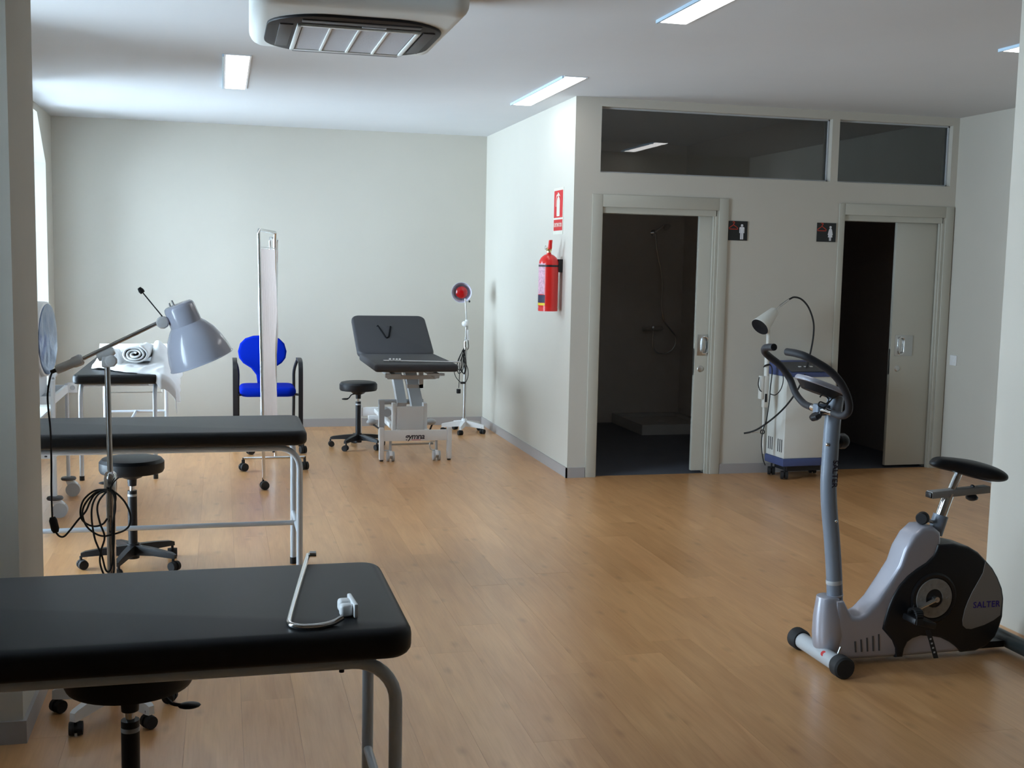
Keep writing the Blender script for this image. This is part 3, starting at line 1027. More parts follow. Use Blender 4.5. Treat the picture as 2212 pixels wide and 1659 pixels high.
def make_stool(loc, top, rot, label, lever_ang, rbase=0.25):
    lx, ly = loc
    t = thing('round_stool', label, 'stool', (lx, ly, 0), 'black round stools on castors')
    O = Vector((lx, ly, 0))
    R = 0.163
    prof = [(0, top), (R * 0.75, top), (R * 0.92, top - 0.006), (R, top - 0.022), (R, top - 0.062), (R * 0.96, top - 0.076), (R * 0.5, top - 0.084), (0, top - 0.084)]
    MB().lathe(prof, O, (0, 0, 1), 40).build('seat', 'vinyl', t)
    u = MB()
    u.lathe([(0, top - 0.08), (0.07, top - 0.086), (0.05, top - 0.105), (0.024, top - 0.115), (0.022, top - 0.15), (0, top - 0.15)], O, (0, 0, 1), 20)
    u.build('seat_plate', 'blackp', t)
    la = Vector((math.cos(lever_ang), math.sin(lever_ang), 0))
    lv = MB()
    p0 = O + Vector((0, 0, top - 0.105))
    lv.tube([p0 + la * 0.03, p0 + la * 0.08 + Vector((0, 0, -0.006)), p0 + la * 0.105 + Vector((0, 0, -0.03)), p0 + la * 0.13 + Vector((0, 0, -0.036))], 0.005, n=8, smooth=3)
    lv.ball(p0 + la * 0.15 + Vector((0, 0, -0.037)), 0.030, 0.02, 0.008, 12, 8)
    lv.build('height_lever', 'blackp', t)
    MB().cyl(O + Vector((0, 0, top - 0.2)), O + Vector((0, 0, top - 0.14)), 0.0125, n=14).build('gas_piston', 'chrome', t)
    MB().cyl(O + Vector((0, 0, 0.05)), O + Vector((0, 0, top - 0.175)), 0.0235, n=18).build('column', 'blackp', t)
    MB().lathe([(0.0238, 0), (0.0242, 0.001), (0.0242, 0.011), (0.0238, 0.012)], O + Vector((0, 0, top - 0.205)), (0, 0, 1), 18).build('column_band', 'metalgrey', t)
    for k in range(5):
        a = rot + 2 * PI * k / 5
        d = Vector((math.cos(a), math.sin(a), 0))
        s = Vector((-d.y, d.x, 0))
        mm = MB()
        e0, e1 = 0.018, rbase
        vs = []
        for (e, z0, z1, w) in ((e0, 0.065, 0.118, 0.022), (e1 * 0.55, 0.072, 0.108, 0.019), (e1 - 0.015, 0.068, 0.095, 0.016), (e1 + 0.008, 0.066, 0.086, 0.011)):
            q = O + d * e
            vs += [q + s * w + Vector((0, 0, z0)), q - s * w + Vector((0, 0, z0)), q - s * w * 0.8 + Vector((0, 0, z1)), q + s * w * 0.8 + Vector((0, 0, z1))]
        fs = [(3, 2, 1, 0), (12, 13, 14, 15)]
        for i in range(3):
            for j in range(4):
                fs.append((i * 4 + j, i * 4 + (j + 1) % 4, i * 4 + 4 + (j + 1) % 4, i * 4 + 4 + j))
        mm.add(vs, fs)
        arm = mm.build('base_arm', 'blackp', t, sharp=50)
        cm = MB()
        q = O + d * rbase
        caster(cm, q.x, q.y, 0.026, a + 0.9 + k * 1.3)
        cm.build('castor', 'rubber', arm)
    MB().cyl(O + Vector((0, 0, 0.045)), O + Vector((0, 0, 0.125)), 0.032, n=18).build('base_hub', 'blackp', t)
    return t


make_stool((-0.235, 3.04), 0.592, 0.3, 'black round stool pushed under bed with the chrome rod', math.radians(-6))
make_stool((-0.452, 6.20), 0.580, math.radians(40), 'black round stool standing behind the pole of the tilted heat lamp', math.radians(160))
make_stool((1.157, 9.93), 0.578, math.radians(20), 'black round stool standing beside the grey adjustable couch', math.radians(215), 0.235)


# ------------------------------------------------------------------ infrared lamps on stands
def lamp_base(t, O, rot, rb):
    for k in range(5):
        a = rot + 2 * PI * k / 5
        d = Vector((math.cos(a), math.sin(a), 0))
        s = Vector((-d.y, d.x, 0))
        vs = []
        for (e, z0, z1, w) in ((0.01, 0.062, 0.115, 0.02), (rb * 0.5, 0.058, 0.105, 0.018), (rb, 0.052, 0.088, 0.014), (rb + 0.012, 0.052, 0.082, 0.012)):
            q = O + d * e
            vs += [q + s * w + Vector((0, 0, z0)), q - s * w + Vector((0, 0, z0)), q - s * w * 0.85 + Vector((0, 0, z1)), q + s * w * 0.85 + Vector((0, 0, z1))]
        fs = [(3, 2, 1, 0), (12, 13, 14, 15)]
        for i in range(3):
            for j in range(4):
                fs.append((i * 4 + j, i * 4 + (j + 1) % 4, i * 4 + 4 + (j + 1) % 4, i * 4 + 4 + j))
        arm = MB().add(vs, fs).build('base_arm', 'whitep', t, sharp=50)
        cm = MB()
        q = O + d * (rb - 0.005)
        caster(cm, q.x, q.y, 0.024, a + 0.6 + k * 0.9, 0.024, 0.045)
        cm.build('castor', 'rubber', arm)
    MB().lathe([(0, 0.06), (0.034, 0.06), (0.034, 0.112), (0.024, 0.13), (0.02, 0.135), (0, 0.135)], O, (0, 0, 1), 20).build('base_hub', 'whitep', t)


def bell(t, top, axis, scale=1.0, lining='lampin', rb=0.112, length=0.215, bulb=1.0):
    """housing + bell shade; top = centre of the housing's cap, axis points to the rim"""
    s = scale
    MB().lathe([(0, 0), (0.044 * s, 0), (0.050 * s, 0.004), (0.053 * s, 0.012), (0.055 * s, 0.075 * s)], top, axis, 32).build('lamp_housing', 'lampw', t)
    k = length * s
    MB().lathe([(0.055 * s, 0.074 * s), (0.066 * s, k * 0.40), (0.084 * s, k * 0.52), (0.098 * s, k * 0.68), (rb * s * 0.965, k * 0.85), (rb * s, k * 0.985), (rb * s * 1.02, k * 0.99), (rb * s * 1.02, k), (rb * s * 0.985, k)],
               top, axis, 40).build('lamp_shade', 'lampw', t)
    MB().lathe([(rb * s * 0.984, k * 0.997), (rb * s * 0.95, k * 0.85), (0.094 * s, k * 0.68), (0.08 * s, k * 0.52), (0.05 * s, k * 0.40), (0, k * 0.39)], top, axis, 40).build('shade_lining', lining, t)
    MB().lathe([(0, k * 0.41), (0.03 * s, k * 0.42), (0.04 * s * bulb, k * 0.55), (0.054 * s * bulb, k * 0.74), (0.052 * s * bulb, k * 0.84), (0.038 * s * bulb, k * 0.90), (0.018 * s, k * 0.925), (0, k * 0.93)], top, axis, 28).build('heat_bulb', 'redglass', t)


# the tilted lamp beside the left pier, in the plane y = 4.16
LY = 4.16
O = Vector((-0.375, LY, 0))
t = thing('heat_lamp', 'pale grey bell heat lamp tilted downward on chrome stand between two black beds', 'heat lamp', O, 'infrared heat lamps on stands')
lamp_base(t, O, math.radians(237), 0.205)


def L1(u, v, y=LY):
    return px(u, v, 1, y)


MB().tube([O + Vector((0, 0, 0.12)), O + Vector((0, 0, 0.835))], 0.0155, n=18).build('lower_pole', 'chrome', t)
MB().lathe([(0.0156, 0), (0.022, 0.0), (0.022, 0.05), (0.019, 0.068), (0.013, 0.074), (0, 0.074)], O + Vector((0, 0, 0.80)), (0, 0, 1), 22).build('collar', 'chrome', t)
cl = L1(229, 765)
MB().tube([O + Vector((0, 0, 0.86)), Vector((cl.x + 0.003, LY, cl.z))], 0.0095, n=14).build('upper_pole', 'steel', t)
r0, r1 = L1(168, 780), L1(348, 694)
MB().tube([r0, r1], 0.0068, n=12).build('arm_rod', 'steel', t)
d_ = (r1 - r0).normalized()
g0, g1 = L1(122, 799), L1(174, 777)
dg = (g1 - g0).normalized()
MB().lathe([(0, 0), (0.014, 0.0), (0.0155, 0.006), (0.0155, 0.055), (0.019, 0.062), (0.0195, 0.088), (0.014, 0.094), (0, 0.094)], g0, dg, 20).build('grip', 'whitep', t)
MB().tube([g0 - dg * 0.02, g0 + dg * 0.003], 0.007, n=10).build('cable_gland', 'rubber', t)
k = MB()
k.lathe([(0, -0.03), (0.012, -0.03), (0.015, -0.022), (0.015, 0.022), (0.012, 0.03), (0, 0.03)], cl, d_, 18)
k.rbox(cl.x - 0.014, cl.x + 0.014, LY - 0.016, LY + 0.012, cl.z - 0.045, cl.z - 0.004, 0.006, 3)
k.build('clamp', 'whitep', t)
kk = L1(240, 780, LY - 0.03)
MB().lathe([(0, -0.012), (0.016, -0.010), (0.021, -0.004), (0.021, 0.006), (0.015, 0.012), (0, 0.014)], kk, (0, 1, 0), 9).build('clamp_knob', 'whitep', t)
hj = L1(352, 696)
MB().lathe([(0, -0.020), (0.018, -0.018), (0.022, -0.010), (0.022, 0.008), (0.015, 0.018), (0, 0.02)], hj + Vector((0, -0.014, 0)), (0, 1, 0.0), 10).rbox(hj.x - 0.014, hj.x + 0.018, LY - 0.012, LY + 0.014, hj.z - 0.014, hj.z + 0.016, 0.005, 2).build('head_joint', 'whitep', t)
ctop = L1(384, 657)
axis = Vector((0.37, 0.06, -0.93)).normalized()
bell(t, ctop, axis, 1.0)
st = MB()
for (u, v) in ((368, 662), (374, 656)):
    p = L1(u, v)
    st.cyl(p + axis * 0.01, p - axis * 0.012, 0.003, n=8)
st.build('cap_stud', 'steel', t)
hs, he = L1(351, 684, LY - 0.02), L1(305, 628, LY - 0.02)
hn = MB().tube([hs, he], 0.0022, n=8)
hn.build('aiming_rod', 'blackp', t)
MB().lathe([(0, -0.01), (0.008, -0.009), (0.010, 0.0), (0.006, 0.012), (0, 0.013)], he, (he - hs), 12).build('aiming_knob', 'blackp', t)
CY = LY - 0.035
cab = [g0 - dg * 0.015] + [L1(u, v, CY) for u, v in ((107, 822), (103, 850), (104, 880), (109, 930), (111, 1000), (111, 1060), (113, 1117))]
MB().tube(cab, 0.0033, n=8, smooth=5).build('cable', 'rubber', t)
s0, s1 = L1(113, 1117, CY), L1(121, 1150, CY)
MB().tube([s0, (s0 * 0.8 + s1 * 0.2), (s0 * 0.2 + s1 * 0.8), s1], lambda q: 0.0135 if 0.1 < q < 0.9 else 0.009, n=10).build('inline_switch', 'rubber', t)
MB().tube([L1(u, v, CY) for u, v in ((121, 1150), (128, 1158), (138, 1159), (150, 1147), (168, 1124), (185, 1105), (194, 1085), (205, 1068), (222, 1059), (232, 1058))], 0.0033, n=8, smooth=5).build('cable', 'rubber', t)
coils = [
    [(232, 1057), (205, 1060), (182, 1078), (174, 1100), (176, 1120), (188, 1132), (205, 1137), (222, 1132), (232, 1120)],
    [(232, 1058), (208, 1063), (186, 1085), (178, 1108), (186, 1135), (205, 1152), (224, 1158), (245, 1154), (268, 1146), (280, 1133), (281, 1110), (270, 1085), (252, 1066), (236, 1057)],
    [(230, 1060), (212, 1068), (200, 1090), (198, 1120), (204, 1160), (212, 1182), (220, 1200), (228, 1230), (236, 1234), (243, 1215), (246, 1170), (247, 1100), (250, 1075), (246, 1062), (236, 1056)],
    [(230, 1062), (215, 1080), (210, 1100), (216, 1130), (226, 1160), (218, 1190), (216, 1215), (224, 1240), (236, 1252), (246, 1235), (245, 1190), (242, 1140), (249, 1100), (246, 1070), (234, 1058)],
]
for i, cpts in enumerate(coils):
    MB().tube([L1(u, v, CY - 0.008 * i) for u, v in cpts], 0.0033, n=8, smooth=5).build('coiled_cable', 'rubber', t)
MB().tube([L1(240, 1052, CY + 0.01), L1(247, 1040, CY + 0.01), L1(256, 1032, CY + 0.02)], 0.0025, n=6, smooth=3).build('cable_tie', 'rubber', t)

# the second lamp, in the far corner, its red bulb towards the room
LY2 = 10.70
O = Vector((2.262, LY2, 0))
t = thing('heat_lamp', 'heat lamp with round red bulb on a stand in the far corner', 'heat lamp', O, 'infrared heat lamps on stands')
lamp_base(t, O, math.radians(248), 0.205)


def L2(u, v, y=LY2):
    return px(u, v, 1, y)


p745, p697 = L2(1007, 745), L2(1008, 697)
MB().tube([O + Vector((0, 0, 0.12)), Vector((O.x + 0.004, LY2, p745.z))], 0.0155, n=16).build('lower_pole', 'steel', t)
MB().lathe([(0.0156, 0), (0.022, 0.0), (0.022, 0.05), (0.019, 0.068), (0.013, 0.074), (0, 0.074)], Vector((O.x + 0.004, LY2, p745.z - 0.02)), (0, 0, 1), 20).build('collar', 'chrome', t)
MB().tube([Vector((O.x + 0.004, LY2, p745.z + 0.03)), Vector((p697.x, LY2, p697.z))], 0.0105, n=12).build('upper_pole', 'steel', t)
MB().lathe([(0, -0.028), (0.014, -0.028), (0.018, -0.02), (0.018, 0.02), (0.014, 0.028), (0, 0.028)], p697, (0.1, 0, 1), 16).build('clamp', 'whitep', t)
MB().lathe([(0, -0.012), (0.020, -0.010), (0.026, -0.004), (0.026, 0.006), (0.018, 0.012), (0, 0.014)], p697 + Vector((-0.025, -0.02, -0.01)), (-0.6, -0.8, 0), 10).build('clamp_knob', 'whitep', t)
pt = L2(1005, 645)
MB().tube([p697, pt], 0.0068, n=10).build('arm_rod', 'steel', t)
g0, g1 = L2(1011, 735), L2(1010, 712)
MB().tube([g0, g1], 0.015, n=14).build('grip', 'whitep', t)
MB().tube([g1, L2(1010, 700)], 0.0068, n=10).build('arm_rod', 'steel', t)
hc = L2(997, 632)
axis = Vector((-0.20, -0.97, -0.02)).normalized()
bell(t, hc - axis * 0.19, axis, 0.86, bulb=1.28)
MB().ball(L2(1014, 651, LY2 - 0.1), 0.009, 0.009, 0.011, 10, 8).build('aiming_knob', 'blackp', t)
MB().tube([g0, L2(1012, 742), L2(1012, 752), L2(1005, 760)], 0.0033, n=8, smooth=4).build('cable', 'rubber', t)
C2 = LY2 - 0.03
bund = [
    [(1002, 754), (994, 768), (988, 785), (990, 806), (999, 800), (1003, 780), (1002, 758)],
    [(1002, 754), (998, 772), (996, 795), (1003, 808), (1007, 790), (1004, 765), (1001, 754)],
    [(1000, 755), (992, 775), (987, 792), (995, 800), (1000, 780), (1000, 760)],
    [(1004, 755), (1001, 775), (1004, 800), (1000, 806), (992, 790), (998, 770), (1002, 752)],
]
for i, cpts in enumerate(bund):
    MB().tube([L2(u, v, C2 - 0.006 * i) for u, v in cpts], 0.0042, n=7, smooth=5).build('coiled_cable', 'rubber', t)
MB().tube([L2(u, v, C2 - 0.03) for u, v in ((1003, 780), (1010, 795), (1011, 812), (1006, 825), (997, 827), (985, 815), (981, 800), (983, 790))], 0.0036, n=7, smooth=5).build('cable', 'rubber', t)
MB().tube([L2(u, v, C2 - 0.03) for u, v in ((993, 795), (992, 820), (991, 838))], 0.0036, n=7, smooth=4).build('cable', 'rubber', t)
a, b = L2(987, 843, C2 - 0.03), L2(994, 848, C2 - 0.03)
MB().rbox(a.x - 0.003, b.x + 0.003, C2 - 0.045, C2 - 0.015, b.z - 0.008, a.z + 0.012, 0.005, 2).build('plug', 'rubber', t)
a = L2(1000, 827, C2 - 0.03)
MB().rbox(a.x - 0.024, a.x + 0.024, C2 - 0.045, C2 - 0.018, a.z - 0.01, a.z + 0.01, 0.004, 2).build('inline_switch', 'rubber', t)

# ------------------------------------------------------------------ chrome rod lying on the front bed
ZB = BT + 0.0072


def BP(u, v, z=ZB):
    return px(u, v, 2, z)


t = thing('hooked_rod', 'bent chrome rod with white end clamp lying across the front bed', 'metal rod', BP(640, 1290, BT), None)
rod = [BP(666, 1200), BP(664, 1204), BP(650, 1250), BP(637, 1295), BP(626, 1335), BP(625, 1345), BP(632, 1351), BP(655, 1354), BP(690, 1352), BP(720, 1345), BP(741, 1333, ZB + 0.01)]
end = BP(683, 1197, ZB + 0.004)
MB().tube([end, BP(672, 1198, ZB + 0.003)] + rod, 0.0068, n=12, smooth=4).build('rod', 'chrome', t)
MB().tube([BP(669, 1197, ZB + 0.004), end], 0.0085, n=14).build('rod_tip', 'chrome', t)
c0 = BP(748, 1325, BT)
b_ = MB()
rz = Matrix.Rotation(math.radians(4), 3, 'Z')
b_.rbox(c0.x + 0.010, c0.x + 0.020, c0.y - 0.045, c0.y + 0.05, BT + 0.001, BT + 0.034, 0.003, 2, rz)
b_.rbox(c0.x - 0.018, c0.x + 0.012, c0.y - 0.036, c0.y - 0.008, BT + 0.001, BT + 0.030, 0.008, 3, rz)
b_.rbox(c0.x - 0.018, c0.x + 0.012, c0.y + 0.0, c0.y + 0.034, BT + 0.001, BT + 0.030, 0.008, 3, rz)
b_.rbox(c0.x - 0.012, c0.x + 0.012, c0.y - 0.02, c0.y + 0.02, BT + 0.001, BT + 0.022, 0.004, 2, rz)
b_.build('end_clamp', 'whitep', t)

# ------------------------------------------------------------------ adjustable couch
G = Vector((1.53, 9.9, 0))
t = thing('adjustable_couch', 'grey padded adjustable couch with raised backrest and white steel base', 'treatment couch', G)
cx0, cx1 = 1.182, 1.862
HY, HZ = 10.12, 0.805
MB().rbox(cx0, cx1, 9.04, HY - 0.012, HZ - 0.062, HZ, 0.022, 4, vert=0.03).build('seat_pad', 'vinylg', t)
ang = math.atan2(1.115 - 0.80, 10.70 - HY)
Lb = 0.665
bk = MB().rbox(cx0 - 0.008, cx1 - 0.0, 0.0, Lb, -0.062, 0.0, 0.022, 4, vert=0.07)
RX = Matrix.Translation((0, HY, HZ)) @ Matrix.Rotation(ang, 4, 'X')
bk.xform(RX)
back_pad = bk.build('back_pad', 'vinylg', t)
# breathing opening with its plug
tri = [(-0.062, 0.20), (-0.055, 0.215), (0.05, 0.215), (0.06, 0.20), (0.022, 0.02), (0.0, 0.0), (-0.006, 0.02)]
cxm = px(830, 712, 1, 10.5).x
tri3 = [Vector((cxm + a, 0.255 + b, 0.001)) for a, b in tri]
MB().tube(tri3[3:] , 0.008, n=6).tube(tri3[:2] + [Vector((cxm - 0.012, 0.30, 0.001)), Vector((cxm - 0.004, 0.265, 0.001))], 0.008, n=6).xform(RX).build('plug_seam', 'slit', back_pad)
MB().prism([(cxm + a, 0.255 + b) for a, b in tri], 'xy', -0.02, 0.0022, 0.002, 2).xform(RX).build('breathing_plug', 'vinylg', back_pad)
# platform under the pads
pl = MB()
pl.box(cx0 + 0.15, cx1 - 0.15, 9.22, HY - 0.03, HZ - 0.082, HZ - 0.062)
pl.build('seat_board', 'metalgrey', t)
bb = MB().box(cx0 + 0.06, cx1 - 0.06, 0.02, Lb - 0.05, -0.08, -0.062).xform(RX)
bb.build('back_board', 'metalgrey', t)
for (x, y0, y1) in ((cx0 + 0.16, 9.14, 10.05), (cx1 - 0.16, 9.14, 10.05)):
    MB().box(x - 0.02, x + 0.02, y0, y1, HZ - 0.122, HZ - 0.082).build('top_rail', 'metalgrey', t)
MB().box(cx0 + 0.14, cx1 - 0.14, 9.30, 9.34, HZ - 0.145, HZ - 0.115).build('top_crossbar', 'metalgrey', t)
MB().box(cx0 + 0.10, cx0 + 0.22, 9.12, 9.16, HZ - 0.115, HZ - 0.085).build('corner_bracket', 'metalgrey', t)
MB().box(cx1 - 0.24, cx1 - 0.10, 9.12, 9.16, HZ - 0.10, HZ - 0.082).build('corner_bracket', 'metalgrey', t)
MB().box(1.60, 1.635, 9.40, 9.44, 0.575, HZ - 0.10).box(1.50, 1.635, 9.40, 9.44, 0.575, 0.605).build('link_bracket', 'metalgrey', t)
# lifting arms that lean back
for (xa, yb0, zb0, yt0, zt0, w) in ((1.49, 9.62, 0.40, 10.02, 0.69, 0.04), (1.605, 9.45, 0.36, 9.98, 0.69, 0.05)):
    m2 = MB()
    dv = Vector((0, yt0 - yb0, zt0 - zb0)).normalized()
    nv = Vector((0, -dv.z, dv.y))
    a = Vector((xa, yb0, zb0)); b = Vector((xa, yt0, zt0))
    vs = []
    for q in (a, b):
        for sx_ in (-w, w):
            for sn in (-0.035, 0.035):
                vs.append(q + Vector((sx_, 0, 0)) + nv * sn)
    m2.add(vs, [(0, 1, 3, 2), (4, 6, 7, 5), (0, 4, 5, 1), (2, 3, 7, 6), (0, 2, 6, 4), (1, 5, 7, 3)])
    m2.build('lifting_arm', 'metalgrey', t)
MB().tube([(1.30, 9.66, 0.43), (1.68, 9.66, 0.43)], 0.022, n=12).build('pivot_tube', 'metalgrey', t)
MB().box(1.30, 1.345, 9.63, 9.69, 0.10, 0.45).build('pivot_post', 'metalgrey', t)
MB().lathe([(0, -0.05), (0.035, -0.05), (0.04, -0.04), (0.04, 0.05), (0, 0.05)], (1.40, 9.9, 0.31), (0, 1, 0), 16).build('actuator', 'metalgrey', t)
# control box panel
MB().rbox(1.405, 1.628, 9.33, 9.36, 0.235, 0.43, 0.004, 2).build('cover_panel', 'whitep', t)
for x in (1.388, 1.645):
    MB().rbox(x - 0.016, x + 0.016, 9.34, 9.42, 0.19, 0.455, 0.004, 2).build('cover_post', 'whitep', t)
# base frame
fy, ry = 9.205, 10.72
for y in (fy, ry):
    for x in (1.262, 1.822):
        MB().rbox(x - 0.019, x + 0.019, y - 0.022, y + 0.022, 0.012, 0.275, 0.005, 2).build('leg', 'whitep', t)
        MB().cyl((x, y, 0.0), (x, y, 0.014), 0.015, n=12).build('foot', 'rubber', t)
fp = MB().rbox(1.281, 1.803, fy - 0.016, fy + 0.016, 0.165, 0.252, 0.004, 2).build('front_panel', 'whitep', t)
MB().rbox(1.281, 1.803, ry - 0.016, ry + 0.016, 0.165, 0.252, 0.004, 2).build('rear_panel', 'whitep', t)
for x in (1.415, 1.655):
    MB().rbox(x - 0.018, x + 0.018, fy + 0.016, ry - 0.016, 0.20, 0.24, 0.004, 2).build('long_beam', 'whitep', t)
MB().rbox(1.281, 1.803, 10.2, 10.24, 0.20, 0.24, 0.004, 2).build('cross_beam', 'whitep', t)
pm = px(896, 944, 1, fy - 0.016)
text_mesh('gymna', 0.068, 'lettering', 'ink', fp, basis((pm.x, fy - 0.0166, pm.z + 0.004), (1, 0, 0), (0, 0, 1)), 0.0005, shear=0.2, spacing=0.9, bold=0.0012)
MB().box(pm.x - 0.025, pm.x + 0.05, fy - 0.0172, fy - 0.016, pm.z - 0.026, pm.z - 0.022).build('red_underline', 'redlabel', fp)
for (u, x) in ((842, 1.336), (944, 1.716)):
    y = fy + 0.005
    MB().cyl((x, y, 0.08), (x, y, 0.175), 0.011, n=12).build('castor_stem', 'metalgrey', t)
    wv = MB()
    for s in (-1, 1):
        wv.cyl((x + s * 0.012, y - 0.012, 0.04), (x + s * 0.03, y - 0.012, 0.04), 0.04, n=20)
    wh = wv.build('castor_wheel', 'metalgrey', t)
    MB().prism([(y - 0.054, 0.05), (y - 0.05, 0.068), (y - 0.03, 0.083), (y - 0.005, 0.086), (y + 0.012, 0.08), (y + 0.012, 0.04), (y - 0.012, 0.02)], 'yz', x - 0.0115, x + 0.0115, 0.002, 2).build('castor_hood', 'whitep', wh)
MB().tube([(1.28, fy + 0.02, 0.085), (1.33, fy + 0.01, 0.085)], 0.006, n=8).build('brake_link', 'steel', t)
MB().tube([(1.716, fy, 0.085), (1.68, fy, 0.085), (1.665, fy, 0.10), (1.66, fy, 0.13), (1.67, fy, 0.15), (1.70, fy, 0.155)], 0.006, n=8, smooth=3).build('brake_pedal', 'steel', t)
MB().tube([(1.345, fy + 0.06, 0.125), (1.70, fy + 0.06, 0.128)], 0.008, n=8).build('brake_rod', 'steel', t)
for (u, v, rod_) in ((803, 912, ((1.26, fy + 0.05, 0.255), (1.215, 9.55, 0.30))), (931, 911, ((1.775, 9.9, 0.12), (1.775, 9.9, 0.24)))):
    pt = px(u, v, 1, rod_[1][1])
    MB().tube([rod_[0], (pt.x + 0.012, rod_[1][1], pt.z - 0.02)], 0.008, n=8).build('lever_rod', 'blackp', t)
    MB().ball(pt, 0.045, 0.045, 0.028, 18, 10).build('lever_pad', 'metalgrey', t)

# rod with white rings resting on the couch
a, b = px(828, 779, 2, HZ + 0.0062), px(985, 782, 2, HZ + 0.0062)
b = a + (b - a) * 1.06
t = thing('lamp_arm_rod', 'thin steel rod with white clamp rings resting on the grey couch', 'metal rod', (a + b) / 2 - Vector((0, 0, 0.006)))
MB().tube([a, b], 0.006, n=10).build('rod', 'whitep', t)
dd = (b - a).normalized()
for s in (0.055, 0.085, 0.11, 0.135):
    c0 = a + dd * s
    MB().lathe([(0.005, -0.008), (0.013, -0.008), (0.013, 0.008), (0.005, 0.008)], c0 + Vector((0, 0, 0.0075)), dd, 12).build('clamp_ring', 'whitep', t)
# ------------------------------------------------------------------ blue chair behind the folding screen
t = thing('visitor_chair', 'bright blue upholstered chair with black armrests against the back wall', 'chair', (0.39, 10.4, 0))
sx0, sx1 = 0.158, 0.636
MB().rbox(sx0, sx1, 10.05, 10.52, 0.432, 0.512, 0.034, 4, vert=0.08).build('seat', 'blue', t)
out = [(-0.045, 0.50), (-0.055, 0.58), (-0.10, 0.64), (-0.17, 0.685), (-0.205, 0.73), (-0.215, 0.79), (-0.195, 0.86), (-0.15, 0.905), (-0.08, 0.928), (0, 0.933),
       (0.08, 0.928), (0.15, 0.905), (0.195, 0.86), (0.215, 0.79), (0.205, 0.73), (0.17, 0.685), (0.10, 0.64), (0.055, 0.58), (0.045, 0.50)]
xm = 0.365
bk = MB().prism([(xm + a, b) for a, b in out], 'xz', 10.50, 10.555, 0.02, 3)
# lean the backrest
bk.v = [Vector((q.x, q.y + (q.z - 0.5) * 0.16, q.z)) for q in bk.v]
bk.build('backrest', 'blue', t)
for s, x in ((-1, 0.118), (1, 0.672)):
    # flat bent arm: front leg rising, arm running back and down into the rear leg
    pts = [(x, 10.06, 0.0), (x, 10.05, 0.30), (x, 10.05, 0.62), (x, 10.07, 0.70), (x, 10.13, 0.735), (x, 10.25, 0.745), (x, 10.42, 0.735)]
    path = catmull(pts, 5)
    vs, fs = [], []
    for i, q in enumerate(path):
        tg = (path[min(i + 1, len(path) - 1)] - path[max(i - 1, 0)]).normalized()
        nv = Vector((0, -tg.z, tg.y))
        for a in (-0.019, 0.019):
            for b in (-0.011, 0.011):
                vs.append(q + Vector((a, 0, 0)) + nv * b)
    for i in range(len(path) - 1):
        k = i * 4
        fs += [(k, k + 1, k + 5, k + 4), (k + 2, k + 6, k + 7, k + 3), (k, k + 4, k + 6, k + 2), (k + 1, k + 3, k + 7, k + 5)]
    n_ = len(path) - 1
    fs += [(0, 2, 3, 1), (n_ * 4, n_ * 4 + 1, n_ * 4 + 3, n_ * 4 + 2)]
    MB().add(vs, fs).build('armrest', 'blackp', t, sharp=50)
    xr = x - s * 0.03
    MB().tube([(xr, 10.60, 0.0), (xr, 10.53, 0.45), (xr, 10.50, 0.62), (x, 10.44, 0.735)], 0.014, n=10, smooth=4).build('rear_leg', 'blackp', t)
    MB().tube([(x, 10.06, 0.45), (sx0 + 0.02 if s < 0 else sx1 - 0.02, 10.12, 0.45)], 0.011, n=8).build('seat_bracket', 'blackp', t)
MB().tube([(0.16, 10.52, 0.42), (0.62, 10.52, 0.42)], 0.011, n=8).build('rear_rail', 'blackp', t)
MB().tube([(xm, 10.49, 0.42), (xm, 10.575, 0.52), (xm, 10.59, 0.66)], 0.016, n=8, smooth=4).build('back_stem', 'blackp', t)

# ------------------------------------------------------------------ folding screen on castors
t = thing('folding_screen', 'folded white curtain privacy screen with chrome frame on black castors', 'privacy screen', (0.40, 9.1, 0))
Q0, Q1, Q2, Q3 = Vector((0.290, 8.155, 0)), Vector((0.405, 8.92, 0)), Vector((0.432, 9.67, 0)), Vector((0.372, 8.96, 0))
TOPZ = 1.815


